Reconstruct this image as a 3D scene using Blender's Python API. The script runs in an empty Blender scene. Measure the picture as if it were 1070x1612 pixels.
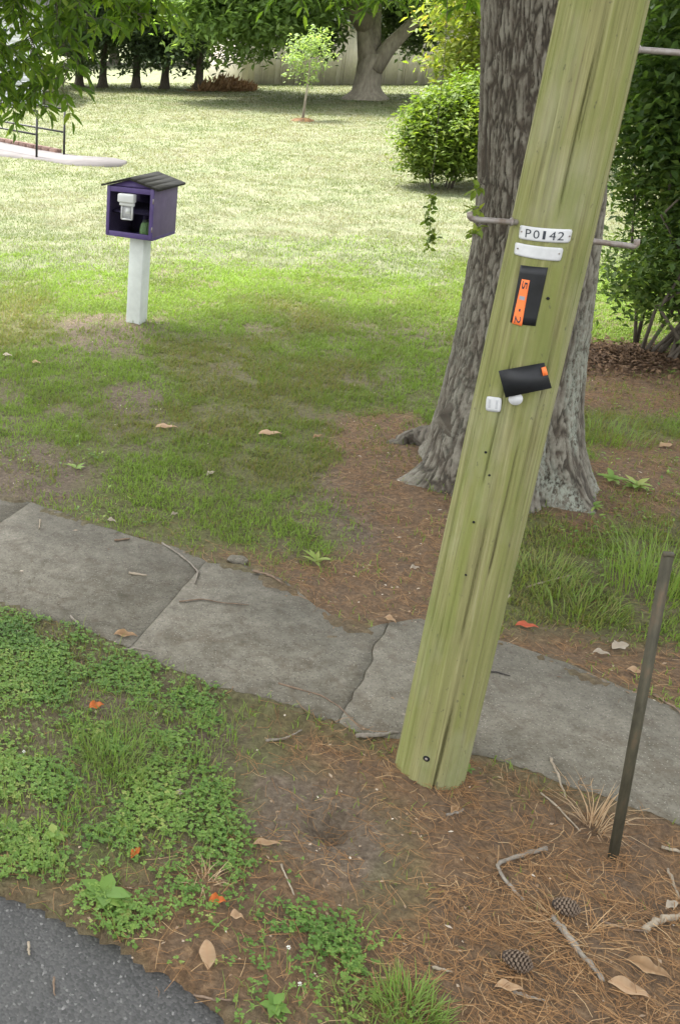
import bpy, bmesh, math
import numpy as np
from mathutils import Vector, Matrix

SC = bpy.context.scene
COL = SC.collection
rng = np.random.default_rng(7)

# ------------------------------------------------------------------ camera
F_PX, CX, CY, W_PX, H_PX = 1600.0, 20.0, 742.0, 1070.0, 1612.0
CAM_H = 2.6
PITCH = math.atan((CY - 30.0) / F_PX)
cam_d = bpy.data.cameras.new("camera")
cam = bpy.data.objects.new("camera", cam_d)
COL.objects.link(cam)
cam.location = (0, 0, CAM_H)
cam.rotation_euler = (math.pi / 2 - PITCH, 0, 0)
cam_d.sensor_fit = 'VERTICAL'
cam_d.sensor_height = 24.0
cam_d.lens = 24.0 * F_PX / H_PX
cam_d.shift_x = (W_PX / 2 - CX) / H_PX
cam_d.shift_y = -(H_PX / 2 - CY) / H_PX
cam_d.clip_start = 0.05
cam_d.clip_end = 3000
SC.camera = cam

# ------------------------------------------------------------------ light
SUN_EL = math.radians(66)
SUN_FROM = Vector((-0.70, 0.71, 0)).normalized()      # ground direction the sun stands in
world = bpy.data.worlds.new("World")
SC.world = world
world.use_nodes = True
wn = world.node_tree
bg = wn.nodes["Background"]
sky = wn.nodes.new("ShaderNodeTexSky")
sky.sky_type = 'NISHITA'
sky.sun_disc = False
sky.sun_elevation = SUN_EL
sky.sun_rotation = math.atan2(SUN_FROM.x, SUN_FROM.y)
sky.dust_density = 4.0
sky.air_density = 1.0
sky.ozone_density = 1.0
hsv = wn.nodes.new("ShaderNodeHueSaturation")      # thin bright haze: a paler sky
hsv.inputs["Saturation"].default_value = 0.12
wn.links.new(sky.outputs[0], hsv.inputs["Color"])
wn.links.new(hsv.outputs[0], bg.inputs[0])
bg.inputs[1].default_value = 0.15
sun_d = bpy.data.lights.new("sun", 'SUN')
sun_d.energy = 2.0
sun_d.angle = math.radians(3.0)
sun_d.color = (1.0, 0.95, 0.86)
sun = bpy.data.objects.new("sun", sun_d)
COL.objects.link(sun)
sun_dir = Vector((SUN_FROM.x * math.cos(SUN_EL), SUN_FROM.y * math.cos(SUN_EL), math.sin(SUN_EL)))
sun.rotation_euler = sun_dir.to_track_quat('Z', 'Y').to_euler()
sun.location = (0, 0, 30)
SC.view_settings.view_transform = 'Standard'
SC.view_settings.look = 'None'
SC.view_settings.gamma = 1.0
SC.view_settings.use_curve_mapping = False
SC.view_settings.exposure = 2.55
SC.render.engine = 'CYCLES'
SC.cycles.max_bounces = 8
SC.cycles.transparent_max_bounces = 8

# ------------------------------------------------------------------ pixels to places
cp, sp = math.cos(PITCH), math.sin(PITCH)
def ray(px, py):
    u = (px - CX) / F_PX
    v = (py - CY) / F_PX
    return np.array([u, cp - v * sp, -sp - v * cp])
def G(px, py, z=0.0):                 # where the ray meets the ground (height z)
    d = ray(px, py); t = (z - CAM_H) / d[2]
    return np.array([d[0] * t, d[1] * t, z])
def AT(px, py, Y):                    # where the ray meets the upright plane y = Y
    d = ray(px, py); t = Y / d[1]
    return np.array([d[0] * t, Y, CAM_H + d[2] * t])
def GP(pts, z=0.0):
    return np.array([G(a, b, z)[:2] for a, b in pts])

# ------------------------------------------------------------------ noise
def _h(ix, iy, s):
    n = (ix.astype(np.int64) * 374761393 + iy.astype(np.int64) * 668265263 + s * 1274126177) & 0x7fffffff
    n = ((n ^ (n >> 13)) * 1274126177) & 0x7fffffff
    n = (n ^ (n >> 16)) & 0xffff
    return n / 65535.0
def vn(x, y, s=0):
    x = np.asarray(x, float); y = np.asarray(y, float)
    ix = np.floor(x); iy = np.floor(y); fx = x - ix; fy = y - iy
    fx = fx * fx * (3 - 2 * fx); fy = fy * fy * (3 - 2 * fy)
    a = _h(ix, iy, s); b = _h(ix + 1, iy, s); c = _h(ix, iy + 1, s); d = _h(ix + 1, iy + 1, s)
    return (a * (1 - fx) + b * fx) * (1 - fy) + (c * (1 - fx) + d * fx) * fy
def fbm(x, y, s=0, o=4):
    r = 0; a = .5; t = 0
    for k in range(o):
        r = r + a * vn(x * 2 ** k + 17.3 * k, y * 2 ** k - 9.1 * k, s + k); t += a; a *= .5
    return r / t
def worley(x, y, s=0):
    ix = np.floor(x); iy = np.floor(y)
    f1 = np.full(np.shape(x), 9.); f2 = f1.copy(); cid = np.zeros(np.shape(x))
    for dx in (-1, 0, 1):
        for dy in (-1, 0, 1):
            cx_ = ix + dx; cy_ = iy + dy
            d = np.hypot(cx_ + _h(cx_, cy_, s) - x, cy_ + _h(cx_, cy_, s + 5) - y)
            near = d < f1
            f2 = np.where(near, f1, np.minimum(f2, d))
            cid = np.where(near, _h(cx_, cy_, s + 9), cid)
            f1 = np.where(near, d, f1)
    return f1, f2, cid
def smooth(a, b, x):
    t = np.clip((x - a) / (b - a), 0, 1)
    return t * t * (3 - 2 * t)
def inpoly(x, y, poly):
    r = np.zeros(np.shape(x), bool); j = len(poly) - 1
    for i in range(len(poly)):
        xi, yi = poly[i]; xj, yj = poly[j]
        c = ((yi > y) != (yj > y)) & (x < (xj - xi) * (y - yi) / (yj - yi + 1e-12) + xi)
        r ^= c; j = i
    return r

# ------------------------------------------------------------------ mesh helpers
def mesh_np(name, verts, faces, attrs=None, smooth_shade=False):
    """faces: list of (n,k) index arrays; attrs: {name: per-vertex float}"""
    me = bpy.data.meshes.new(name)
    verts = np.asarray(verts, np.float32)
    faces = [np.asarray(f, np.int32) for f in faces if len(f)]
    me.vertices.add(len(verts)); me.vertices.foreach_set("co", verts.ravel())
    tot = np.concatenate([np.full(len(f), f.shape[1], np.int32) for f in faces])
    idx = np.concatenate([f.ravel() for f in faces])
    start = np.concatenate([[0], np.cumsum(tot)[:-1]]).astype(np.int32)
    me.loops.add(len(idx)); me.loops.foreach_set("vertex_index", idx)
    me.polygons.add(len(tot)); me.polygons.foreach_set("loop_start", start)
    if smooth_shade:
        me.polygons.foreach_set("use_smooth", np.ones(len(tot), bool))
    for k, v in (attrs or {}).items():
        a = me.attributes.new(k, 'FLOAT', 'POINT')
        a.data.foreach_set("value", np.asarray(v, np.float32))
    me.update(calc_edges=True)
    me.validate()
    return me
def link(name, me, material, parent=None):
    o = bpy.data.objects.new(name, me); COL.objects.link(o)
    if material is not None and me is not None and not me.materials:
        me.materials.append(M[material] if isinstance(material, str) else material)
    if parent is not None: o.parent = parent
    return o
def tag(o, label=None, cat=None, group=None, kind=None):
    if label: o["label"] = label
    if cat: o["category"] = cat
    if group: o["group"] = group
    if kind: o["kind"] = kind
    return o
def thing(name, label, cat, loc=(0, 0, 0), rz=0, group=None):
    o = bpy.data.objects.new(name, None); COL.objects.link(o)
    o.location = Vector(loc); o.rotation_euler = (0, 0, rz); o.empty_display_size = .1
    return tag(o, label, cat, group)

class Geo:
    def __init__(s): s.v = []; s.f = {}; s.n = 0; s.a = []
    def add(s, v, faces, a=0.5):
        v = np.asarray(v, float)
        for f in faces:
            f = np.asarray(f)
            if len(f): s.f.setdefault(f.shape[1], []).append(f + s.n)
        s.v.append(v); s.n += len(v)
        s.a.append(np.full(len(v), a) if np.isscalar(a) else np.asarray(a))
        return s
    def box(s, c, d, rot=None, a=.5):
        c = np.asarray(c, float); d = np.asarray(d, float) / 2
        v = np.array([[x, y, z] for z in (-1, 1) for y in (-1, 1) for x in (-1, 1)]) * d
        if rot is not None: v = v @ np.asarray(rot).T
        return s.add(v + c, [np.array([[0, 2, 3, 1], [4, 5, 7, 6], [0, 1, 5, 4], [2, 6, 7, 3], [0, 4, 6, 2], [1, 3, 7, 5]])], a)
    def tube(s, pts, rad, n=8, a=.5, cap=True, wob=0.0):
        pts = np.asarray(pts, float); m = len(pts)
        rad = np.full(m, rad) if np.isscalar(rad) else np.asarray(rad, float)
        t = np.gradient(pts, axis=0); t /= np.linalg.norm(t, axis=1)[:, None] + 1e-9
        ref = np.array([0, 0, 1.]) if abs(t[0][2]) < .9 else np.array([1., 0, 0])
        u = ref - t[0] * np.dot(ref, t[0]); u /= np.linalg.norm(u)
        vs = []
        for i in range(m):
            u = u - t[i] * np.dot(u, t[i]); u /= np.linalg.norm(u); w = np.cross(t[i], u)
            an = np.arange(n) * 2 * math.pi / n
            rr = rad[i] * (1 + wob * (rng.random(n) - .5))
            vs.append(pts[i] + np.outer(np.cos(an) * rr, u) + np.outer(np.sin(an) * rr, w))
        k = np.arange(n); q = []
        for i in range(m - 1):
            q.append(np.stack([i * n + k, i * n + (k + 1) % n, (i + 1) * n + (k + 1) % n, (i + 1) * n + k], 1))
        fs = [np.concatenate(q)]
        if cap: fs.append(np.arange(n)[::-1][None]); fs.append((np.arange(n) + (m - 1) * n)[None])
        return s.add(np.concatenate(vs), fs, a)
    def mesh(s, name, sm=False, attr="v"):
        return mesh_np(name, np.concatenate(s.v), [np.concatenate(x) for x in s.f.values()],
                       {attr: np.concatenate(s.a)}, sm)
    def obj(s, name, material, parent=None, sm=False):
        return link(name, s.mesh(name, sm), material, parent)
def bev(o, w=.004, seg=2):
    m = o.modifiers.new("edge", 'BEVEL'); m.width = w; m.segments = seg; m.limit_method = 'ANGLE'
    return o

def unit(v): return v / (np.linalg.norm(v, axis=-1, keepdims=True) + 1e-9)
def rand_dirs(n):
    v = rng.normal(size=(n, 3)); return unit(v)
def leaves(base, d, nrm, L, Wd, fold=.25, curl=.0, detail=False):
    """folded leaf blades: returns verts, faces, count per leaf"""
    n = len(base); L = np.broadcast_to(L, n)[:, None]; Wd = np.broadcast_to(Wd, n)[:, None]
    d = unit(d); s = unit(np.cross(d, nrm)); up = np.cross(s, d)
    if not detail:
        b = base; tip = base + d * L - up * curl * L
        l = base + d * L * .45 + s * Wd * .5 + up * fold * Wd
        r = base + d * L * .45 - s * Wd * .5 + up * fold * Wd
        v = np.stack([b, l, tip, r], 1).reshape(-1, 3); o = np.arange(n)[:, None] * 4
        return v, [np.concatenate([o + [0, 2, 1], o + [0, 3, 2]])], 4
    q = lambda t, w, h: base + d * L * t + s * Wd * w + up * (h * fold * Wd - curl * L * t * t)
    v = np.stack([q(0, 0, 0), q(.28, .42, .8), q(.6, .42, .8), q(1, 0, 0), q(.6, -.42, .8), q(.28, -.42, .8), q(.45, 0, 0)], 1).reshape(-1, 3)
    o = np.arange(n)[:, None] * 7
    return v, [np.concatenate([o + [0, 6, 1], o + [6, 2, 1], o + [6, 3, 2], o + [0, 5, 6], o + [6, 5, 4], o + [6, 4, 3]])], 7
def blades(p, L, Wd, az, lean, curl=.5):
    """grass blades: 5 verts, one quad and one tri each"""
    n = len(p); L = np.broadcast_to(L, n); Wd = np.broadcast_to(Wd, n)
    d = np.stack([np.cos(az), np.sin(az), np.zeros(n)], 1); s = np.stack([-np.sin(az), np.cos(az), np.zeros(n)], 1)
    z = np.array([0, 0, 1.])
    m = p + d * (L * .5 * np.sin(lean))[:, None] + z * (L * .55 * np.cos(lean))[:, None]
    l2 = np.clip(lean + curl, 0, 1.65)
    t = m + d * (L * .5 * np.sin(l2))[:, None] + z * (L * .5 * np.cos(l2))[:, None]
    w = (s * Wd[:, None] * .5)
    v = np.stack([p - w, p + w, m - w * .8, m + w * .8, t], 1).reshape(-1, 3)
    o = np.arange(n)[:, None] * 5
    return v, [o + [0, 1, 3, 2], o + [2, 3, 4]], 5

# ------------------------------------------------------------------ materials
M = {}
class N:
    def __init__(s, name):
        s.m = bpy.data.materials.new(name); s.m.use_nodes = True; s.t = s.m.node_tree
        s.b = s.t.nodes["Principled BSDF"]; s.out = s.t.nodes["Material Output"]; M[name] = s.m
        s.b.inputs["Specular IOR Level"].default_value = .3
    def n(s, k, **kw):
        x = s.t.nodes.new(k)
        for a, b in kw.items(): setattr(x, a, b)
        return x
    def l(s, a, b): s.t.links.new(a, b)
    def coord(s, scale=(1, 1, 1), kind="Object"):
        c = s.n("ShaderNodeTexCoord"); mp = s.n("ShaderNodeMapping"); mp.inputs["Scale"].default_value = scale
        s.l(c.outputs[kind], mp.inputs[0]); return mp.outputs[0]
    def noise(s, vec, scale, detail=4, rough=.6, dist=0):
        x = s.n("ShaderNodeTexNoise"); x.inputs["Scale"].default_value = scale; x.inputs["Detail"].default_value = detail
        x.inputs["Roughness"].default_value = rough; x.inputs["Distortion"].default_value = dist
        s.l(vec, x.inputs["Vector"]); return x.outputs[0]
    def vor(s, vec, scale, feature='F1', out="Distance"):
        x = s.n("ShaderNodeTexVoronoi", feature=feature); x.inputs["Scale"].default_value = scale
        s.l(vec, x.inputs["Vector"]); return x.outputs[out]
    def ramp(s, fac, stops):
        x = s.n("ShaderNodeValToRGB"); e = x.color_ramp.elements
        while len(e) < len(stops): e.new(.5)
        for el, (p, c) in zip(e, stops):
            el.position = p; el.color = (*c, 1) if len(c) == 3 else c
        s.l(fac, x.inputs[0]); return x.outputs[0]
    def mix(s, fac, a, b, mode='MIX'):
        x = s.n("ShaderNodeMix", data_type='RGBA', blend_type=mode)
        for sock, v in ((x.inputs[0], fac), (x.inputs[6], a), (x.inputs[7], b)):
            if hasattr(v, "node"): s.l(v, sock)
            else: sock.default_value = v if np.isscalar(v) else ((*v, 1) if len(v) == 3 else v)
        return x.outputs[2]
    def math(s, op, a, b=0.):
        x = s.n("ShaderNodeMath", operation=op)
        for sock, v in ((x.inputs[0], a), (x.inputs[1], b)):
            if hasattr(v, "node"): s.l(v, sock)
            else: sock.default_value = v
        return x.outputs[0]
    def attr(s, name):
        x = s.n("ShaderNodeAttribute"); x.attribute_name = name; return x.outputs["Fac"]
    def bump(s, h, strength=.4, dist=.01):
        x = s.n("ShaderNodeBump"); x.inputs["Strength"].default_value = strength; x.inputs["Distance"].default_value = dist
        s.l(h, x.inputs["Height"]); s.l(x.outputs[0], s.b.inputs["Normal"]); return x
    def base(s, c, rough=.8):
        if hasattr(c, "node"): s.l(c, s.b.inputs["Base Color"])
        else: s.b.inputs["Base Color"].default_value = (*c, 1)
        s.b.inputs["Roughness"].default_value = rough
        return s

def leaf_mat(name, stops, transl=.4, rough=.55, spec=.3, tcol=None):
    m = N(name); c = m.ramp(m.attr("v"), stops); m.base(c, rough)
    m.b.inputs["Specular IOR Level"].default_value = spec
    tr = m.n("ShaderNodeBsdfTranslucent")
    tc = m.mix(1.0, c, tcol or (1.25, 1.3, .55), 'MULTIPLY'); m.l(tc, tr.inputs[0])
    ms = m.n("ShaderNodeMixShader"); ms.inputs[0].default_value = transl
    m.l(m.b.outputs[0], ms.inputs[1]); m.l(tr.outputs[0], ms.inputs[2]); m.l(ms.outputs[0], m.out.inputs[0])
def wood_mat(name, a, b, scale=(30, 30, 4), rough=.85):
    m = N(name); v = m.coord(scale); n1 = m.noise(v, 1.0, 5, .65)
    m.base(m.ramp(n1, [(.3, a), (.7, b)]), rough); m.bump(n1, .5, .004)
def paint_mat(name, c, rough=.55, wear=.12):
    m = N(name); v = m.coord(); n1 = m.noise(v, 9, 5, .65); n2 = m.noise(m.coord((60, 60, 6)), 1, 4)
    dk = tuple(x * (1 - 2.2 * wear) for x in c); lt = tuple(min(1, x * (1 + wear)) for x in c)
    m.base(m.ramp(n1, [(.3, dk), (.65, lt)]), rough); m.bump(n2, .12, .003)

leaf_mat("pecan_leaf", [(0, (.05, .10, .015)), (.5, (.10, .175, .025)), (1, (.20, .27, .045))], .6)
leaf_mat("crown_leaf", [(0, (.06, .10, .02)), (.6, (.10, .16, .03)), (1, (.15, .21, .045))], .5)
leaf_mat("back_leaf", [(0, (.095, .16, .055)), (.5, (.155, .24, .08)), (1, (.23, .32, .11))], .58)
leaf_mat("cedar_leaf", [(0, (.055, .085, .048)), (.6, (.085, .125, .062)), (1, (.12, .165, .075))], .42)
leaf_mat("yellow_leaf", [(0, (.10, .15, .025)), (.5, (.17, .22, .035)), (.85, (.25, .27, .06)), (1, (.30, .2, .08))], .5)
leaf_mat("sapling_leaf", [(0, (.17, .25, .10)), (1, (.28, .36, .16))], .55)
leaf_mat("bush_leaf", [(0, (.06, .105, .018)), (.5, (.12, .18, .03)), (1, (.22, .26, .05))], .45)
leaf_mat("shrub_leaf", [(0, (.04, .08, .022)), (.5, (.075, .13, .034)), (.9, (.135, .195, .045)), (1, (.28, .32, .08))], .5)
leaf_mat("far_leaf", [(0, (.05, .09, .03)), (1, (.11, .17, .05))], .3)
leaf_mat("grass_blade", [(0, (.20, .155, .075)), (.18, (.19, .175, .065)), (.4, (.14, .17, .04)), (.7, (.135, .205, .037)), (1, (.185, .28, .05))], .35, .6, .2)
leaf_mat("sun_tinted_blade", [(0, (.175, .165, .11)), (.3, (.15, .155, .09)), (.65, (.118, .14, .065)), (1, (.09, .125, .043))], .35, .6, .2)  # dry mown grass, with the sun's washed-out look put into the colour
leaf_mat("clover_leaf", [(0, (.08, .16, .035)), (.5, (.145, .25, .055)), (.85, (.205, .305, .07)), (1, (.29, .33, .10))], .35, .55, .25)
leaf_mat("tall_grass", [(0, (.24, .22, .09)), (.4, (.16, .20, .05)), (1, (.15, .25, .05))], .4)
leaf_mat("needle", [(0, (.085, .05, .026)), (.4, (.195, .107, .048)), (.75, (.32, .182, .08)), (1, (.42, .30, .165))], .15, .7, .2, (1.1, 1, .8))
leaf_mat("dry_leaf", [(0, (.17, .10, .05)), (.5, (.30, .19, .10)), (1, (.42, .32, .2))], .2, .7, .2, (1.1, 1, .8))
leaf_mat("orange_leaf", [(0, (.42, .10, .025)), (1, (.52, .17, .04))], .25, .6, .2, (1.1, 1, .8))
leaf_mat("tan_leaf", [(0, (.33, .21, .12)), (1, (.42, .30, .18))], .2, .6, .2, (1.1, 1, .8))
leaf_mat("red_leaf", [(0, (.38, .07, .04)), (1, (.5, .16, .07))], .25, .6, .2, (1.1, 1, .8))
leaf_mat("pale_leaf", [(0, (.30, .25, .19)), (1, (.42, .37, .29))], .2, .6, .2, (1.1, 1, .8))
leaf_mat("litter_bit", [(0, (.07, .045, .03)), (.5, (.19, .12, .07)), (.85, (.33, .25, .17)), (1, (.55, .5, .42))], .1, .8, .2, (1.1, 1, .8))
wood_mat("stick_grey", (.115, .10, .078), (.25, .22, .18), (40, 40, 40))
wood_mat("stick_brown", (.09, .06, .04), (.2, .145, .1), (40, 40, 40))
wood_mat("stick_pale", (.19, .155, .11), (.32, .27, .20), (40, 40, 40))
wood_mat("stick_black", (.02, .018, .016), (.05, .045, .04), (40, 40, 40))
wood_mat("branch_bark", (.055, .045, .035), (.13, .11, .085), (20, 20, 8))
wood_mat("back_bark", (.15, .13, .10), (.30, .265, .21), (10, 10, 3))
paint_mat("post_paint", (.50, .53, .50), .6, .05)
paint_mat("purple_paint", (.075, .05, .155), .5, .10)
paint_mat("purple_side", (.11, .085, .15), .6, .08)
paint_mat("roof_shingle", (.028, .027, .021), .95, .2)
paint_mat("dark_inside", (.045, .033, .075), .7, .1)
paint_mat("plate_white", (.47, .475, .48), .5, .10)
paint_mat("plate_black", (.012, .013, .015), .45, .2)
paint_mat("plate_orange", (.75, .17, .045), .5, .04)
paint_mat("ink", (.03, .035, .045), .6, .1)
paint_mat("ink_faint", (.30, .17, .12), .6, .1)
paint_mat("ink_grey", (.25, .26, .28), .6, .1)
paint_mat("holder_white", (.52, .53, .53), .4, .03)
paint_mat("house_white", (.72, .74, .76), .6, .03)
paint_mat("siding_tan", (.62, .57, .49), .5, .04)
paint_mat("metal_roof", (.62, .62, .60), .45, .04)
paint_mat("shingle_grey", (.2, .2, .2), .8, .1)
paint_mat("rail_black", (.02, .02, .02), .45, .1)
paint_mat("brick_edge", (.13, .075, .058), .8, .2)
paint_mat("jar_green", (.14, .24, .08), .35, .1)
paint_mat("lid_dark", (.05, .06, .05), .4, .1)
paint_mat("blossom", (.75, .75, .68), .7, .05)
paint_mat("hole_black", (.008, .008, .009), .9, .1)
paint_mat("cone_core", (.035, .026, .02), .9, .2)
paint_mat("window_dark", (.05, .06, .07), .15, .1)

m = N("steel"); n1 = m.noise(m.coord((14, 14, 14)), 1, 5, .7)
m.base(m.ramp(n1, [(.35, (.14, .10, .075)), (.6, (.27, .25, .235))]), .55); m.b.inputs["Metallic"].default_value = .35; m.bump(n1, .3, .002)
m = N("marker_steel"); n1 = m.noise(m.coord((30, 30, 9)), 1, 5, .7)
m.base(m.ramp(n1, [(.3, (.035, .032, .02)), (.55, (.062, .056, .036)), (.75, (.10, .07, .042))]), .7); m.bump(n1, .4, .002)
m = N("glass"); m.base((.85, .88, .9), .08); m.b.inputs["Transmission Weight"].default_value = 1; m.b.inputs["IOR"].default_value = 1.05
m = N("clear_plastic"); m.base((.93, .94, .94), .2); m.b.inputs["Transmission Weight"].default_value = .7; m.b.inputs["IOR"].default_value = 1.15
m = N("cone_scale"); c = m.ramp(m.attr("v"), [(0, (.05, .035, .028)), (.5, (.10, .072, .05)), (1, (.25, .19, .14))]); m.base(c, .8)

# utility pole timber: yellow green treated wood with long grain
m = N("pole_wood")
v1 = m.coord((80, 80, 1.6)); v2 = m.coord((20, 20, .8)); v3 = m.coord((4, 4, 1.6))
n1 = m.noise(v1, 1, 6, .7); n2 = m.noise(v2, 1, 4, .6, .3); n3 = m.noise(v3, 1, 4, .6)
c = m.ramp(n1, [(.3, (.085, .077, .032)), (.46, (.165, .158, .066)), (.58, (.22, .21, .09)), (.72, (.31, .30, .165))])
c = m.mix(m.ramp(n2, [(.42, (0, 0, 0)), (.66, (1, 1, 1))]), c, (.165, .178, .052))
c = m.mix(m.math('MULTIPLY', m.ramp(n3, [(.5, (0, 0, 0)), (.72, (1, 1, 1))]), .6), c, (.28, .275, .185))
st = m.noise(m.coord((110, 110, 1.0)), 1, 2, .5)
c = m.mix(m.ramp(st, [(.62, (0, 0, 0)), (.70, (.5, .5, .5))]), c, (.11, .09, .045))
sp_ = m.noise(m.coord((70, 70, 30)), 1, 3, .6)
c = m.mix(m.ramp(sp_, [(.66, (0, 0, 0)), (.72, (.7, .7, .7))]), c, (.07, .065, .04))
gm = m.noise(m.coord((6, 6, 3)), 1, 6, .7)
c = m.mix(m.ramp(gm, [(.5, (0, 0, 0)), (.64, (.45, .45, .45))]), c, (.13, .155, .042))
m.base(c, .9); m.bump(m.math('ADD', n1, m.math('MULTIPLY', st, -.6)), .8, .006)

# bark of the big tree, by relief and lichen
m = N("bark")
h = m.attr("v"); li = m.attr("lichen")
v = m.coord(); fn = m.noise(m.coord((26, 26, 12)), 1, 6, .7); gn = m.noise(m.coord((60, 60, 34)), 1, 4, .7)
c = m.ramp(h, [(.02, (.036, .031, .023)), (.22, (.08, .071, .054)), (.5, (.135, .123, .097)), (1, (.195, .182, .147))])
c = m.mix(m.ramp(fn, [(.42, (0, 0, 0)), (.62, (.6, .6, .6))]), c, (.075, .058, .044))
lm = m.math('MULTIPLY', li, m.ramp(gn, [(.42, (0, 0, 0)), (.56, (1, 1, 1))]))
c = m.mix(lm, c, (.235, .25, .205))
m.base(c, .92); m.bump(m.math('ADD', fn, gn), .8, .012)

# soil / lawn ground
m = N("soil")
P = m.n("ShaderNodeNewGeometry").outputs["Position"]
big = m.noise(P, 1.7, 5, .6); mid = m.noise(P, 9, 5, .65); fine = m.noise(P, 70, 4, .7); grit = m.vor(P, 130)
cr = m.noise(P, 34, 6, .75, .4); crumb = m.vor(P, 60)
dirt = m.ramp(cr, [(.30, (.04, .029, .02)), (.45, (.098, .072, .048)), (.58, (.152, .116, .08)), (.72, (.26, .215, .155))])
dirt = m.mix(m.ramp(mid, [(.38, (0, 0, 0)), (.62, (.55, .55, .55))]), dirt, m.ramp(fine, [(.35, (.06, .043, .03)), (.65, (.20, .16, .115))]))
red = m.ramp(cr, [(.3, (.055, .034, .019)), (.47, (.125, .076, .039)), (.6, (.195, .122, .064)), (.75, (.30, .205, .115))])
red = m.mix(m.ramp(mid, [(.4, (0, 0, 0)), (.65, (.6, .6, .6))]), red, m.ramp(fine, [(.35, (.05, .036, .026)), (.65, (.15, .11, .075))]))
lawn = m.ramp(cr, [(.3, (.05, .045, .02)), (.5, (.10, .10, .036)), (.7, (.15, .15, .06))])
sunl = m.ramp(m.noise(P, 3.2, 8, .72), [(.28, (.07, .092, .038)), (.45, (.115, .13, .066)), (.6, (.16, .16, .10)), (.78, (.22, .20, .145))])  # open lawn straw and green, paled in the colour to read as sunlit
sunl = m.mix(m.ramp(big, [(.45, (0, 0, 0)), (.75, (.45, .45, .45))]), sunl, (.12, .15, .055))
c = m.mix(m.attr("sun_tint"), lawn, sunl)
c = m.mix(m.attr("dirt"), c, dirt)
c = m.mix(m.attr("needle"), c, red)
m.base(c, .95)
m.bump(m.math('ADD', m.math('MULTIPLY', cr, 1.0), m.math('MULTIPLY', fine, .5)), .9, .025)

m = N("concrete")
P = m.n("ShaderNodeNewGeometry").outputs["Position"]
a = m.noise(P, 5, 5, .6); b = m.noise(P, 16, 5, .7); f = m.noise(P, 85, 4, .75); ag = m.vor(P, 70); stn = m.noise(P, 8, 6, .7, .6)
c = m.ramp(m.math('ADD', m.math('MULTIPLY', a, .5), m.math('MULTIPLY', b, .5)), [(.34, (.078, .070, .050)), (.5, (.130, .118, .090)), (.66, (.195, .178, .140))])
c = m.mix(m.ramp(b, [(.35, (0, 0, 0)), (.7, (.5, .5, .5))]), c, (.165, .153, .125))
c = m.mix(m.ramp(stn, [(.5, (0, 0, 0)), (.66, (.7, .7, .7))]), c, (.085, .07, .048))
c = m.mix(m.ramp(f, [(.52, (0, 0, 0)), (.66, (.75, .75, .75))]), c, (.055, .05, .04))
c = m.mix(m.ramp(ag, [(.08, (.7, .7, .7)), (.2, (0, 0, 0))]), c, (.33, .31, .265))
m.base(c, .92); m.bump(m.math('ADD', f, b), .55, .006)

m = N("asphalt")
P = m.n("ShaderNodeNewGeometry").outputs["Position"]
ag = m.vor(P, 130, out="Color"); agd = m.vor(P, 130); a = m.noise(P, 3, 5, .6); f = m.noise(P, 160, 3, .7)
bw = m.n("ShaderNodeRGBToBW"); m.l(ag, bw.inputs[0])
c = m.ramp(bw.outputs[0], [(.2, (.06, .06, .059)), (.5, (.083, .083, .081)), (.85, (.115, .113, .11)), (.97, (.32, .31, .3))])
c = m.mix(m.ramp(a, [(.4, (0, 0, 0)), (.7, (.5, .5, .5))]), c, (.12, .118, .112))
m.base(c, .92); m.bump(m.math('SUBTRACT', f, agd), .45, .004)

m = N("path_concrete"); n1 = m.noise(m.coord((2, 2, 2)), 1, 5)
m.base(m.ramp(n1, [(.3, (.115, .106, .104)), (.7, (.155, .144, .142))]), .9)

# ------------------------------------------------------------------ ground zones
STREET = np.array([.81, -.588]); STREET /= np.linalg.norm(STREET)
NRM = np.array([-STREET[1], STREET[0]])             # away from the street
def ext(pts, a=40., b=40.):                         # carry an edge on along the street past the frame
    pts = np.asarray(pts)
    return np.concatenate([[pts[0] - STREET * a], pts, [pts[-1] + STREET * b]])
up_edge = GP([(0, 783), (60, 800), (130, 824), (180, 840), (230, 855), (290, 874), (330, 893), (380, 893), (440, 917), (500, 958),
              (540, 990), (575, 996), (610, 984), (660, 980), (720, 996), (780, 1015), (850, 1036), (920, 1065), (1000, 1096), (1070, 1125)])
lo_edge = GP([(0, 960), (60, 976), (130, 990), (180, 1014), (230, 1038), (280, 1060), (330, 1080), (400, 1096), (460, 1112), (520, 1136),
              (560, 1156), (625, 1166), (740, 1192), (800, 1206), (850, 1226), (930, 1256), (1000, 1281), (1070, 1302)])
road_edge = GP([(-30, 1395), (0, 1408), (60, 1428), (130, 1464), (200, 1493), (260, 1530), (320, 1577), (365, 1612), (420, 1660)])
SW = np.concatenate([ext(up_edge), ext(lo_edge)[::-1]])
RE = ext(road_edge)
ROAD = np.concatenate([RE, [RE[-1] - NRM * 9, RE[0] - NRM * 9]])
def zone(pts): return GP(pts)
Z_dirt = [zone(q) for q in (
    [(95, 505), (150, 490), (240, 505), (250, 530), (200, 555), (110, 560)],
    [(160, 605), (240, 598), (260, 625), (200, 665), (150, 650)],
    [(-60, 690), (60, 690), (150, 745), (120, 800), (-60, 790)],
    [(380, 1215), (500, 1190), (600, 1240), (640, 1300), (600, 1400), (470, 1420), (400, 1360), (350, 1290)],
    [(110, 1090), (190, 1085), (215, 1120), (170, 1150), (110, 1145)],
    [(505, 740), (600, 735), (690, 770), (690, 900), (560, 890), (500, 830)],
    [(600, 890), (690, 900), (670, 960), (600, 960)],
    [(280, 1090), (340, 1110), (400, 1150), (330, 1220), (280, 1190)])]
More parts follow.
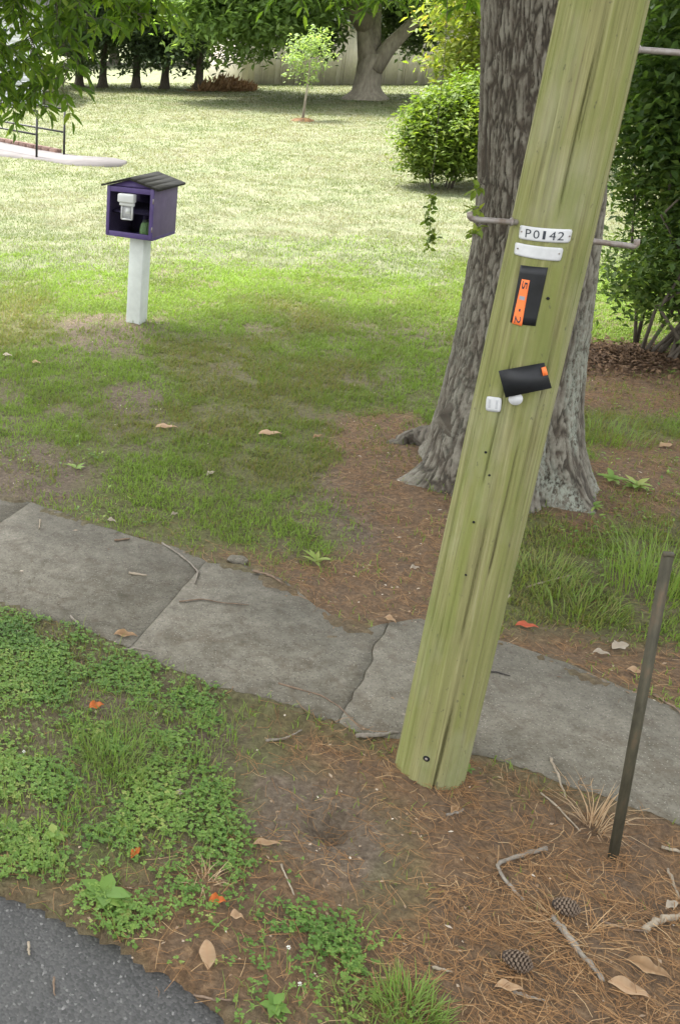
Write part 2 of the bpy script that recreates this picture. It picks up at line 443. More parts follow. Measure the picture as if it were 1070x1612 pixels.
Z_red = [zone(q) for q in (
    [(440, 1135), (560, 1160), (740, 1192), (930, 1256), (1200, 1320), (1300, 1800), (560, 1800), (600, 1500), (640, 1400), (640, 1290), (560, 1230), (450, 1180)],
    [(520, 660), (640, 645), (720, 700), (760, 900), (680, 1000), (500, 990), (430, 915), (380, 885), (340, 890), (300, 870), (420, 870), (520, 880), (600, 850), (520, 760)],
    [(770, 990), (900, 1000), (1200, 1050), (1200, 1150), (1000, 1097), (850, 1037), (770, 1012)],
    [(905, 535), (980, 540), (1200, 590), (1200, 660), (900, 640)],
    [(850, 800), (960, 690), (1200, 690), (1200, 800), (960, 830), (880, 880)],
    [(250, 1350), (420, 1330), (620, 1440), (620, 1620), (300, 1620), (160, 1490), (60, 1428), (0, 1405), (0, 1380), (120, 1400)])]
Z_clover = [zone(q) for q in (
    [(-90, 955), (0, 966), (100, 990), (200, 1026), (240, 1052), (330, 1088), (345, 1120), (285, 1180), (330, 1205), (350, 1250), (392, 1330),
     (380, 1405), (300, 1440), (262, 1430), (250, 1360), (130, 1330), (100, 1370), (0, 1370), (-90, 1340)],
    [(145, 1395), (230, 1400), (285, 1440), (262, 1482), (150, 1480)],
    [(430, 1440), (560, 1468), (590, 1505), (604, 1560), (690, 1620), (640, 1700), (360, 1640), (372, 1520)])]
def anyz(x, y, zs, j=.05, s=40):
    xx = x + (fbm(x * 7, y * 7, s) - .5) * j * 4; yy = y + (fbm(x * 7, y * 7, s + 3) - .5) * j * 4
    r = np.zeros(np.shape(x), bool)
    for q in zs: r |= inpoly(xx, yy, q)
    return r
def soft(x, y, zs, r=.06, s=40):
    a = 0
    for k in range(6):
        an = k * 1.047
        a = a + anyz(x + math.cos(an) * r, y + math.sin(an) * r, zs, .06, s)
    return a / 6.
TREE = np.array([3.0, 5.65])
def sun_mask(x, y):  # where the sunlit tone is painted into the lawn, past the crown's shade
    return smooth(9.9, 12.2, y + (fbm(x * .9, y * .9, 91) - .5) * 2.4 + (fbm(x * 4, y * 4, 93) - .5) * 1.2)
def height(x, y):
    z = (fbm(x * 1.6, y * 1.6, 3) - .5) * .05 + (fbm(x * 9, y * 9, 5) - .5) * .02
    near = smooth(60, 25, np.hypot(x, y))
    z = z * near
    z = z + .07 * np.exp(-((x - TREE[0]) ** 2 + (y - TREE[1]) ** 2) / .8)
    return z

def axis(lo, hi, st, far, g=1.16):
    c = list(np.arange(lo, hi + 1e-6, st))
    d = st; a = c[-1]
    while a < far: d *= g; a += d; c.append(a)
    d = st; a = c[0]; pre = []
    while a > -far: d *= g; a -= d; pre.append(a)
    return np.array(pre[::-1] + c)
gx = axis(-.6, 6.6, .033, 900); gy = axis(1.4, 9.5, .033, 900)
X, Y = np.meshgrid(gx, gy); xs, ys = X.ravel(), Y.ravel()
zs = height(xs, ys)
for (bx_, by_, sg_, dp_) in ((522, 1303, .045, .075), (545, 1290, .03, .03)):
    hb_ = G(bx_, by_); zs = zs - dp_ * np.exp(-((xs - hb_[0]) ** 2 + (ys - hb_[1]) ** 2) / (2 * sg_ ** 2))
pf_ = G(675, 1216); zs = zs + .035 * np.exp(-((xs - pf_[0]) ** 2 + (ys - pf_[1]) ** 2) / .045) * (1 + .8 * (fbm(xs * 11, ys * 11, 79) - .5))
in_sw = inpoly(xs, ys, SW); in_rd = inpoly(xs, ys, ROAD)
flat = in_sw | in_rd
nearpav = np.zeros(len(xs)); loc = (np.abs(xs) < 14) & (np.abs(ys) < 16)
for dx in (-.1, 0, .1):
    for dy in (-.1, 0, .1):
        q = inpoly(xs[loc] + dx, ys[loc] + dy, SW) | inpoly(xs[loc] + dx, ys[loc] + dy, ROAD)
        nearpav[loc] += q / 9.
zs = zs * (1 - smooth(0, .6, nearpav)) + (.019 + (fbm(xs * 12, ys * 12, 71) - .5) * .02) * smooth(0, .6, nearpav)
rag = (fbm(xs * 5, ys * 5, 73, 2) - .5) * .075
zs = np.where(in_sw, np.where(nearpav > .985, .015, np.minimum(.020 + rag - (nearpav - .55) * .07, .034)), zs)
zs = np.where(in_rd, np.where(nearpav > .985, -.03, np.minimum(-.004 + rag * .35 - (nearpav - .4) * .05, .010)), zs)
def gz(x, y):                                       # height of the finished ground, bilinear
    x = np.asarray(x, float); y = np.asarray(y, float)
    i = np.clip(np.searchsorted(gx, x) - 1, 0, len(gx) - 2); j = np.clip(np.searchsorted(gy, y) - 1, 0, len(gy) - 2)
    fx = np.clip((x - gx[i]) / (gx[i + 1] - gx[i]), 0, 1); fy = np.clip((y - gy[j]) / (gy[j + 1] - gy[j]), 0, 1)
    Zm = zs.reshape(len(gy), len(gx))
    z = (Zm[j, i] * (1 - fx) + Zm[j, i + 1] * fx) * (1 - fy) + (Zm[j + 1, i] * (1 - fx) + Zm[j + 1, i + 1] * fx) * fy
    z = np.where(inpoly(x, y, SW), np.maximum(z, .02), z)
    return np.where(inpoly(x, y, ROAD), np.maximum(z, -.004), z)
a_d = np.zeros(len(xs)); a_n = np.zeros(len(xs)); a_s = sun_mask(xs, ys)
a_d[loc] = soft(xs[loc], ys[loc], Z_dirt, .07, 40); a_n[loc] = soft(xs[loc], ys[loc], Z_red, .08, 60)
patch = smooth(.56, .72, fbm(xs * 2.3, ys * 2.3, 21)) * (1 - a_s)
a_d = np.maximum(np.maximum(a_d, patch * .5), nearpav * .9 * (1 - a_s))
a_d = np.maximum(a_d, a_s * .85 * smooth(.68, .8, fbm(xs * .8, ys * .8, 27)) * smooth(30, 12, ys))
a_d[loc] = np.maximum(a_d[loc], .6 * soft(xs[loc], ys[loc], Z_clover, .05, 44))
nx, ny = len(gx), len(gy)
I = (np.arange(ny - 1)[:, None] * nx + np.arange(nx - 1)[None]).ravel()
ground = link("ground", mesh_np("ground", np.stack([xs, ys, zs], 1), [np.stack([I, I + 1, I + nx + 1, I + nx], 1)],
              {"dirt": a_d, "needle": a_n, "sun_tint": a_s}, True), "soil")
tag(ground, "lawn and bare earth verge under the trees", kind="structure")

def outline(pts, step=.04, j=.012, s=1):
    out = []
    for a, b in zip(pts[:-1], pts[1:]):
        n = max(1, int(min(np.linalg.norm(b - a), 8) / step))
        for k in range(n): out.append(a + (b - a) * k / n)
    out.append(pts[-1]); out = np.array(out)
    o = (fbm(out[:, 0] * 9, out[:, 1] * 9, s) - .5) * 4 * j + (vn(out[:, 0] * 45, out[:, 1] * 45, s + 2) - .5) * j
    return out + NRM * o[:, None]
def slab(name, poly, z, th, material, parent=None, tilt=(0, 0)):
    poly = np.asarray(poly); n = len(poly); c = poly.mean(0)
    zt = z + (poly - c) @ np.asarray(tilt)
    v = np.concatenate([np.c_[poly, zt], np.c_[poly, zt - th]])
    k = np.arange(n); k2 = (k + 1) % n
    area = .5 * np.sum(poly[k, 0] * poly[k2, 1] - poly[k2, 0] * poly[k, 1])
    top = k if area > 0 else k[::-1]
    side = np.stack([k, n + k, n + k2, k2], 1) if area > 0 else np.stack([k2, n + k2, n + k, k], 1)
    return link(name, mesh_np(name, v, [top[None], top[::-1][None] + n, side]), material, parent)
ro = outline(RE, .05, .008, 11)
road = slab("road", np.concatenate([ro, [ro[-1] - NRM * 9, ro[0] - NRM * 9]]), -.004, .25, "asphalt")
tag(road, "worn grey asphalt road edge", kind="structure")
# sidewalk slabs between joints
sw = bpy.data.objects.new("sidewalk", None); COL.objects.link(sw); tag(sw, "narrow old concrete sidewalk", kind="structure")
ue = outline(ext(up_edge, 30, 30), .04, .014, 31); le = outline(ext(lo_edge, 30, 30), .04, .014, 37)
au = ue @ STREET; al = le @ STREET
cuts = [-31., -12., -9., -6., -3.6]
joints = [(G(50, 795), G(-25, 850)), (G(325, 888), G(205, 1025)), (G(612, 984), G(530, 1145))]
js = [(c, c) for c in cuts] + [(a[:2] @ STREET, b[:2] @ STREET) for a, b in joints]
js += [(js[-1][0] + d, js[-1][1] + d - .05) for d in (1.75, 3.5, 5.2, 8, 12, 33)]
tilts = [(0, 0)] * 5 + [(.002, .001), (-.001, .002), (.003, -.002), (0, 0), (0, 0), (0, 0), (0, 0), (0, 0), (0, 0)]
zz = [.02] * 5 + [.021, .0195, .0235, .022, .02, .02, .02, .02, .02]
for i in range(len(js) - 1):
    g = .006
    mu = (au > js[i][0] + g) & (au < js[i + 1][0] - g); ml = (al > js[i][1] + g) & (al < js[i + 1][1] - g)
    U, Lw = ue[mu], le[ml]
    cut = lambda P_, a_, t_: np.array([[np.interp(t_, a_, P_[:, 0]), np.interp(t_, a_, P_[:, 1])]])
    U = np.concatenate([cut(ue, au, js[i][0] + .0018), U, cut(ue, au, js[i + 1][0] - .0018)])
    Lw = np.concatenate([cut(le, al, js[i][1] + .0018), Lw, cut(le, al, js[i + 1][1] - .0018)])
    if len(U) < 2 or len(Lw) < 2: continue
    def endline(p, q, s):
        n = 14; t = np.linspace(0, 1, n + 2)[1:-1, None]; l = p + (q - p) * t
        return l + STREET * ((fbm(l[:, 0] * 8, l[:, 1] * 8, s) - .5) * (.07 if s == 3 else .010))[:, None]
    # both slabs of a joint follow the same wavy line
    poly = np.concatenate([U, endline(U[-1], Lw[-1], 3 if i + 1 == 7 else 2), Lw[::-1], endline(Lw[0], U[0], 3 if i == 7 else 2)])
    slab("slab", poly, zz[i], .12, "concrete", sw, tilts[i])

# ------------------------------------------------------------------ utility pole
B0 = G(675, 1216); B0[2] = 0
top = AT(949, 0, B0[1] + .01)
lean = (top - B0) / (top[2])
R0, R1 = .1225, .110
def prad(h): return R0 + (R1 - R0) * np.asarray(h) / 2.7
def paxis(h): return B0 + lean * np.asarray(h)[..., None] if np.ndim(h) else B0 + lean * h
VD = unit(np.array([-B0[0], -B0[1], 0]))              # towards the camera
VS = np.array([-VD[1], VD[0], 0])                     # to the viewer's right when facing the pole
def psurf(th, h, off=0.):
    th = np.asarray(th, float); h = np.asarray(h, float)
    r = prad(h) + off
    return paxis(h) + (np.cos(th) * r)[..., None] * VD + (np.sin(th) * r)[..., None] * VS
def phit(px, py):
    d = ray(px, py); o = np.array([0, 0, CAM_H]); best = None
    for t in np.linspace(1.5, 6, 9000):
        q = o + d * t; h = q[2]
        e = q - paxis(h); rr = math.hypot(e[0], e[1])
        if rr <= prad(h): break
    return math.atan2(e @ VS, e @ VD), h
pole = thing("utility_pole", "tall yellow green wooden utility pole with number plates and step bolts", "utility pole", B0)
nth, nh = 280, 400; H_POLE = 9.0
hs = np.concatenate([np.linspace(-.25, 2.9, nh - 40), np.linspace(2.95, H_POLE, 40)])
TH, HH = np.meshgrid(np.linspace(0, 2 * math.pi, nth, endpoint=False), hs)
rr = (fbm(TH * 9 / 1.0, HH * .5, 12) - .5) * .006
def crack(th0, h0, h1, w, d, wig=.03):
    c = th0 + (fbm(HH * 1.5, HH * 0 + th0 * 7, 77) - .5) * wig * 4
    dth = np.angle(np.exp(1j * (TH - c)))
    return -d * np.exp(-(dth / w) ** 2) * smooth(h0 - .05, h0 + .05, HH) * smooth(h1 + .08, h1 - .08, HH)
for (cx_, cy_, cy2) in ((683, 1245, 1110), (760, 760, 560), (725, 1000, 830), (770, 900, 700), (880, 320, 100)):
    th0, ha = phit(cx_, cy_); hb = phit(cx_ + (cy_ - cy2) * .22, cy2)[1]
    rr = rr + crack(th0, ha - (.2 if cy_ > 1200 else 0), hb, .02, .010)
for k in range(46):
    th0 = rng.uniform(-3.1, 3.1); ha = rng.uniform(0, 2.4)
    rr = rr + crack(th0, ha, ha + rng.uniform(.15, .8), .016, rng.uniform(.003, .007))
th0 = phit(683, 1235)[0]; rr = rr + crack(th0, -.3, .30, .03, .012, .015)
V = psurf(TH.ravel(), HH.ravel(), rr.ravel()) - B0
k = np.arange(nth); q = np.concatenate([np.stack([i * nth + k, i * nth + (k + 1) % nth, (i + 1) * nth + (k + 1) % nth, (i + 1) * nth + k], 1) for i in range(nh - 1)])
link("shaft", mesh_np("shaft", V, [q, (np.arange(nth) + (nh - 1) * nth)[None]], None, True), "pole_wood", pole)
def wrapped(name, corners, material, off, th=.002, nx_=14, ny_=8, rc=.25, parent=None):
    """thin plate bent round the pole; corners TL TR BR BL in photo pixels"""
    c = [np.array(phit(*p)) for p in corners]
    us = np.linspace(0, 1, nx_); vs = np.linspace(0, 1, ny_)
    U, Vv = np.meshgrid(us, vs)
    tp = c[0] + (c[1] - c[0]) * U.ravel()[:, None]; bt = c[3] + (c[2] - c[3]) * U.ravel()[:, None]
    P2 = tp + (bt - tp) * Vv.ravel()[:, None]
    ctr = P2.mean(0)
    # clip the corners round
    uu = np.abs(U.ravel() - .5) * 2; vv = np.abs(Vv.ravel() - .5) * 2
    ins = np.where((uu > .99) & (vv > .99), rc, 0)[:, None]
    P2 = P2 + (ctr - P2) * ins * .18
    f = psurf(P2[:, 0], P2[:, 1], off + th) - B0; b = psurf(P2[:, 0], P2[:, 1], off) - B0
    n = len(f); I = (np.arange(ny_ - 1)[:, None] * nx_ + np.arange(nx_ - 1)[None]).ravel()
    Q = np.stack([I, I + nx_, I + nx_ + 1, I + 1], 1)
    ring = np.concatenate([np.arange(nx_), np.arange(1, ny_) * nx_ + nx_ - 1, (ny_ - 1) * nx_ + np.arange(nx_ - 2, -1, -1), np.arange(ny_ - 2, 0, -1) * nx_])
    r2 = np.roll(ring, -1)
    o = link(name, mesh_np(name, np.concatenate([f, b]), [Q, Q[:, ::-1] + n, np.stack([ring, r2, r2 + n, ring + n], 1)]), material, parent or pole)
    return o, c
def text_mesh(body):
    cu = bpy.data.curves.new("t", 'FONT'); cu.body = body; cu.resolution_u = 3
    ob = bpy.data.objects.new("t", cu); COL.objects.link(ob)
    dg = bpy.context.evaluated_depsgraph_get(); dg.update()
    me = bpy.data.meshes.new_from_object(ob.evaluated_get(dg)); bpy.data.objects.remove(ob)
    v = np.array([w.co[:] for w in me.vertices]); f = [list(p.vertices) for p in me.polygons]
    return v, f
def wrapped_text(name, body, c, box, off, material, turn=0, parent=None, bold=0.0):
    """lettering bent onto a plate whose corners (theta,h) are c; box = u0,u1,v0,v1 inside the plate"""
    v, f = text_mesh(body); mn, mx = v.min(0), v.max(0)
    a = (v[:, 0] - mn[0]) / (mx[0] - mn[0]); b = 1 - (v[:, 1] - mn[1]) / (mx[1] - mn[1])
    if turn: a, b = 1 - b, a                             # read from the top down
    u = box[0] + (box[1] - box[0]) * a; w = box[2] + (box[3] - box[2]) * b
    tp = c[0] + (c[1] - c[0]) * u[:, None]; bt = c[3] + (c[2] - c[3]) * u[:, None]; P2 = tp + (bt - tp) * w[:, None]
    me = bpy.data.meshes.new(name); me.from_pydata((psurf(P2[:, 0], P2[:, 1], off) - B0).tolist(), [], f); me.update()
    return link(name, me, material, parent)
pl, c = wrapped("number_plate", [(819.4, 353.9), (900, 360.6), (895, 382), (816.7, 375)], "plate_white", .001)
for ch, u0 in zip("P0142", (.16, .32, .47, .61, .755)):
    wrapped_text("character", ch, c, (u0 + (0 if ch != "1" else .025), u0 + (.115 if ch != "1" else .075), .2, .82), .0036, "ink", parent=pl)
def nails(pts, parent):
    for (a, b) in pts:
        th_, h_ = phit(a, b); pp = psurf(th_, h_, .002) - B0; nn = math.cos(th_) * VD + math.sin(th_) * VS
        Geo().tube([pp, pp + nn * .003], [.0026, .0022], 8).obj("nail", "steel", parent)
nails([(822, 364.5), (895, 371.5)], pl)
bpl, _c = wrapped("blank_plate", [(812, 381), (886, 390), (881, 411), (810, 400)], "plate_white", .001)
nails([(816, 391), (879, 399)], bpl)
pl, c = wrapped("black_plate", [(820, 417), (862, 421), (842, 513), (803, 507)], "plate_black", .001, rc=0)
pl2, c = wrapped("orange_strip", [(822, 439), (834, 441), (821, 513), (806.5, 508.5)], "plate_orange", .0035, .001, 6, 12, 0, pl)
for ch, v0, v1, mt in (("5", .03, .21, "ink"), ("1", .36, .44, "ink_grey"), ("-", .64, .70, "ink"), ("2", .80, .97, "ink")):
    wrapped_text("character", ch, c, (.2, .82, v0, v1) if ch not in "-" else (.42, .6, v0, v1), .0056, mt, 1, pl)
tagp, c = wrapped("barcode_tag", [(766.6, 623), (790, 626), (787.7, 649), (764.4, 646)], "plate_white", .001, .002, 6, 6, .5)
for k in range(7):
    v0 = .22 + k * .085
    t_, c_ = None, [c[3] * 0 for _ in range(0)]
    u0, u1 = .2, .8
    pts = []
    for (u, w) in ((u0, v0), (u1, v0), (u1, v0 + .04), (u0, v0 + .04)):
        a_ = c[0] + (c[1] - c[0]) * u; b_ = c[3] + (c[2] - c[3]) * u; pts.append(a_ + (b_ - a_) * w)
    P2 = np.array(pts)
    link("barcode_line", mesh_np("barcode_line", psurf(P2[:, 0], P2[:, 1], .0036) - B0, [np.array([[0, 3, 2, 1]])]), "ink_grey", tagp)
# loose stiff black plate: flat, tangent to the pole
def flat_plate(name, corners, material, off, th, parent, ctr=None, n=None):
    tc, hc = phit(*ctr)
    nn = unit(math.cos(tc) * VD + math.sin(tc) * VS + np.array([0, 0, .12])); p0 = psurf(tc, hc, off)
    pts = []
    for (a, b) in corners:
        d = ray(a, b); o = np.array([0, 0, CAM_H]); pts.append(o + d * (((p0 - o) @ nn) / (d @ nn)))
    pts = np.array(pts) - B0; m_ = len(pts); k = np.arange(m_); k2 = (k + 1) % m_
    return link(name, mesh_np(name, np.concatenate([pts, pts - nn * th]), [k[::-1][None], k[None] + m_, np.stack([k, k2, k2 + m_, k + m_], 1)]), material, parent)
pc = (815, 600)
flat_b = flat_plate("loose_black_plate", [(784, 584), (856, 571), (868, 611), (795, 626)], "plate_black", .014, .003, pole, pc)
flat_plate("orange_mark", [(851.5, 579), (858.5, 577), (862, 590), (854, 592)], "plate_orange", .0155, .001, flat_b, pc)
an = np.linspace(0, 2 * math.pi, 20, endpoint=False)
flat_plate("round_tag", [(811 + 11.5 * math.cos(t), 628 + 10 * math.sin(t)) for t in an], "plate_white", .006, .002, pole, pc)
# bolt hole near the foot, knots, step bolts
th_, h_ = phit(671, 1194)
pp = psurf(th_, h_, -.004) - B0; nn = math.cos(th_) * VD + math.sin(th_) * VS
Geo().tube([pp, pp + nn * .007], [.0125, .0115], 12).obj("bolt_hole", "hole_black", pole)
Geo().tube([pp + nn * .004, pp + nn * .011], [.006, .005], 6).obj("bolt_head", "steel", pole)
for (a, b) in ((764, 712), (770, 748), (745, 822), (808, 495), (862, 470), (733, 905)):
    th_, h_ = phit(a, b); pp = psurf(th_, h_, -.003) - B0; nn = math.cos(th_) * VD + math.sin(th_) * VS
    Geo().tube([pp, pp + nn * .0045], [.005, .004], 8).obj("nail_hole", "hole_black", pole)
Ya = B0[1]
for pts in ([(840, 352), (806, 349.5), (748, 345.5), (742, 344), (739, 341), (739, 334)],
            [(890, 374), (925, 379), (990, 387), (997, 388), (1001, 385), (1002, 377)],
            [(960, 76), (1000, 78), (1075, 83.5), (1082, 83), (1085, 80), (1086, 72)]):
    q = np.array([AT(a, b, Ya) for a, b in pts]) - B0
    o = Geo().tube(q, .0085, 10).obj("step_bolt", "steel", pole, True)
    for i in (1,):
        Geo().tube([q[1] + (q[2] - q[1]) * .0, q[1] + (q[2] - q[1]) * .06], .013, 6).obj("nut", "steel", o)

# ------------------------------------------------------------------ steel marker post
mb = G(965, 1347); mt = AT(1051, 874, mb[1] + .03)
mk = thing("marker_post", "thin rusty steel channel post standing at the sidewalk edge", "post", mb)
ax = (mt - mb); L = np.linalg.norm(ax); ax = ax / L
sx = unit(np.cross(ax, np.array([.35, 1, 0]))); sy = np.cross(sx, ax)
prof = np.array([(-.021, .004), (-.012, .004), (-.009, -.011), (.009, -.011), (.012, .004), (.021, .004), (.021, .008), (.0095, .008), (.007, -.007), (-.007, -.007), (-.0095, .008), (-.021, .008)]) * .76
vs = []
for t in (-.15, L): vs.append(ax * t + np.outer(prof[:, 0], sx) + np.outer(prof[:, 1], sy))
n = len(prof); k = np.arange(n); k2 = (k + 1) % n
link("channel", mesh_np("channel", np.concatenate(vs), [np.stack([k, k2, k2 + n, k + n], 1), k[None][:, ::-1], k[None] + n]), "marker_steel", mk)
Geo().box(ax * (L + .003), (.028, .017, .010), np.stack([sx, sy, ax], 1)).obj("cap", "marker_steel", mk)

# ------------------------------------------------------------------ big tree
Yt = TREE[1]
prof = [(0, 764, 948), (150, 761, 947), (300, 756, 944), (380, 748, 936), (450, 736, 927), (500, 728, 921), (560, 715, 912), (620, 700, 906), (680, 684, 905), (740, 676, 914), (790, 672, 926)]
pz, pxc, pr = [], [], []
for (y_, xl, xr) in prof:
    a = AT(xl, y_, Yt); b = AT(xr, y_, Yt); pz.append(a[2]); pxc.append((a[0] + b[0]) / 2); pr.append((b[0] - a[0]) / 2 * .985)
pz, pxc, pr = map(np.array, (pz, pxc, pr)); o_ = np.argsort(pz); pz, pxc, pr = pz[o_], pxc[o_], pr[o_]
pz = np.concatenate([[-.35], pz, [5.2]]); pxc = np.concatenate([[pxc[0]], pxc, [pxc[-1] - .05]]); pr = np.concatenate([[pr[0] * 1.02], pr, [pr[-1] * .9]])
tree = thing("pecan_tree", "huge shade tree with ridged grey bark right behind the pole", "tree", (TREE[0], TREE[1], 0))
nth, nz = 440, 560
zc = np.concatenate([np.linspace(-.3, 3.0, nz - 40), np.linspace(3.05, 5.2, 40)])
th = np.linspace(0, 2 * math.pi, nth, endpoint=False); TH, ZZ = np.meshgrid(th, zc)
RR = np.interp(ZZ, pz, pr); XC = np.interp(ZZ, pz, pxc)
fl = np.exp(-np.clip(ZZ, -.3, 9) / .22)
def lobe(a, w, amt, zz): return amt * np.exp(-(np.angle(np.exp(1j * (TH - a))) / w) ** 2) * np.exp(-np.clip(ZZ, -.2, 9) / zz)
RR = RR + lobe(math.radians(184), .20, .30, .10) + lobe(math.radians(205), .33, .10, .25) + lobe(math.radians(252), .28, .14, .16) + lobe(math.radians(300), .3, .17, .2) \
     + lobe(math.radians(340), .3, .06, .2) + lobe(math.radians(45), .4, .25, .2) + lobe(math.radians(120), .4, .2, .2)
RR = RR + (fbm(np.cos(TH) * 1.6 + 4, np.sin(TH) * 1.6 + ZZ * .6, 55) - .5) * .06 - .035 * np.exp(-(np.angle(np.exp(1j * (TH - math.radians(276)))) / .16) ** 2) * smooth(1.2, .1, ZZ)
wx = (fbm(TH * 2.5, ZZ * 1.6, 61) - .5) * 2.0
arc = TH * .34 / .019 + wx + (fbm(TH * 22, ZZ * 16, 62) - .5) * 1.5
zz_ = ZZ / .10 + (vn(np.floor(arc * .5), ZZ * 0, 68)) * 3
rdg = np.abs(2 * (.7 * vn(arc * .62, zz_ * .55, 67) + .3 * vn(arc * 1.5, zz_ * 1.3, 69)) - 1)
f1, f2, cid = worley(arc * .62, zz_ * .42, 64)
fur = np.minimum(smooth(.02, .30, rdg), smooth(.02, .26, f2 - f1))
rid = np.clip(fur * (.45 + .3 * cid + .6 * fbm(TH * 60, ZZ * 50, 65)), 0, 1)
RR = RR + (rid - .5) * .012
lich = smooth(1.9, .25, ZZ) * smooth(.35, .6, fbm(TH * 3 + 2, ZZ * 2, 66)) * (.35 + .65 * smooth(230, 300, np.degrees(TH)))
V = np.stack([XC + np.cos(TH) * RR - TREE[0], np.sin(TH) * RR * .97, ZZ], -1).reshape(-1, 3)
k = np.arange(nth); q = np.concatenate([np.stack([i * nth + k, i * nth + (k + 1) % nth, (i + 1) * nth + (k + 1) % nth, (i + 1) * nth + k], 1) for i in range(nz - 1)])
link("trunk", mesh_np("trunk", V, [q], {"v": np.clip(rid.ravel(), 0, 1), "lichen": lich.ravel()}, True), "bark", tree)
# surface root running out to the left
def T3(p): return np.asarray(p, float) - np.array([TREE[0], TREE[1], 0])
r1 = np.array([AT(735, 660, Yt - .15), G(690, 690, .10), G(655, 690, .05), G(625, 700, .01), G(590, 712, -.05)])
t_ = np.linspace(0, 1, 26); r1 = np.stack([np.interp(t_, np.linspace(0, 1, 5), r1[:, i]) for i in range(3)], 1) + rng.normal(size=(26, 3)) * .006
rt = Geo().tube(T3(r1), np.interp(t_, np.linspace(0, 1, 5), [.14, .10, .07, .05, .03]), 26, wob=.22)
rt.a = [rng.random(len(rt.v[0])) * .8]
rt.obj("root", "bark", tree, True)
# limbs and crown
limb_ends = []
limbs = [((0, 0, 4.6), (-1.6, .6, 5.6), (-3.6, 1.6, 5.6), (-5.6, 2.4, 5.0)), ((0, 0, 4.7), (-.8, 1.5, 6.2), (-2.0, 4.0, 7.0), (-2.4, 6.0, 6.3)),
         ((0, 0, 4.8), (1.2, .9, 6.6), (2.6, 3.2, 7.6), (3.4, 5.5, 6.6)), ((0, 0, 4.9), (.3, -1.2, 6.6), (-.6, -3.6, 7.4), (-1.4, -5.6, 6.4)),
         ((0, 0, 5.0), (1.5, -.6, 7.0), (3.8, -1.8, 7.8), (5.6, -2.6, 6.8)), ((0, 0, 5.0), (0, .2, 7.5), (-.6, .4, 10), (-1, .6, 12)),
         ((0, 0, 4.7), (-1.5, -.8, 6.4), (-4, -2, 7.2), (-6, -2.6, 6.0)), ((0, 0, 4.8), (-1.6, 1.2, 7), (-4, 3.0, 8), (-6, 4.4, 6.6))]
for l in limbs:
    l = np.array(l); t = np.linspace(0, 1, 9)
    P_ = np.stack([np.interp(t, np.linspace(0, 1, 4), l[:, i]) for i in range(3)], 1); P_[0, 2] -= .5
    P_[:, 2] += 1.1 * smooth(.15, .6, t) * (l[-1][2] > 5.5)
    P_[:, 0] += np.interp(0, [0], [pxc[-1] - TREE[0]]) * (1 - t)
    Geo().tube(P_, np.linspace(.2, .03, 9), 9, wob=.1).obj("limb", "branch_bark", tree, True); limb_ends.append(P_)
def crown(name, centre, rad, ncl, per, L, Wd, material, parent, hollow=.5, spread=.5, zmin=None, droop=.35, vlo=0, vhi=1, keep=None, detail=False):
    c = rand_dirs(ncl) * (hollow + (1 - hollow) * rng.random(ncl)[:, None] ** .6)
    cc = np.asarray(centre) + c * np.asarray(rad)
    if zmin is not None: cc = cc[cc[:, 2] > zmin]
    if keep is not None: cc = cc[keep(cc)]
    tone = rng.random(len(cc))
    p = np.repeat(cc, per, 0) + rng.normal(size=(len(cc) * per, 3)) * spread * np.array([1, 1, .6])
    if zmin is not None:
        ok = p[:, 2] > zmin - .2; p = p[ok]; tn = np.repeat(tone, per)[ok]
    else: tn = np.repeat(tone, per)
    n = len(p); d = rand_dirs(n) * np.array([1, 1, .5]); d[:, 2] -= droop
    nr = rand_dirs(n) * .7 + np.array([0, 0, 1.])
    v, f, kk = leaves(p, d, nr, L * (.7 + .6 * rng.random(n)), Wd * (.7 + .6 * rng.random(n)), detail=detail)
    a = np.clip(vlo + (vhi - vlo) * (.55 * tn + .45 * rng.random(n)), 0, 1)
    o = link(name, mesh_np(name, v, f, {"v": np.repeat(a, kk)}), material, parent); o["kind"] = "stuff"
    return o
crown("crown", (-3.0, .45, 9.5), (7.7, 6.0, 3.3), 1080, 62, .24, .13, "crown_leaf", tree, .25, .55, 6.7)
# hanging leafy branches at the crown's edge
def compound(G_, tw, p0, d0, n_lf, ln, lw, rach):
    """a feathered leaf: thin stalk with paired narrow leaflets"""
    t = np.linspace(0, 1, 5)[:, None]
    stalk = p0 + d0 * rach * t + np.array([0, 0, -1.]) * (rach * .35 * t ** 2)
    tw.tube(stalk, [.0022, .002, .0017, .0014, .001], 4, cap=False)
    for i in range(n_lf):
        s = (i // 2 + 1) / (n_lf // 2 + 1); p = p0 + d0 * rach * s + np.array([0, 0, -1.]) * (rach * .35 * s ** 2)
        side = unit(np.cross(d0, [0, 0, 1.])) * (1 if i % 2 else -1)
        d = unit(d0 * .6 + side * .9 + np.array([0, 0, -.55]) + rng.normal(size=3) * .25)
        if i == n_lf - 1: d = unit(d0 + np.array([0, 0, -.8]))
        v, f, kk = leaves(p[None], d[None], (np.array([0, 0, 1.]) + rng.normal(size=3) * .5)[None], ln * rng.uniform(.7, 1.2), lw * rng.uniform(.8, 1.2), .3, .12, True)
        G_.add(v, f, np.clip(rng.normal(.45, .22), 0, 1))
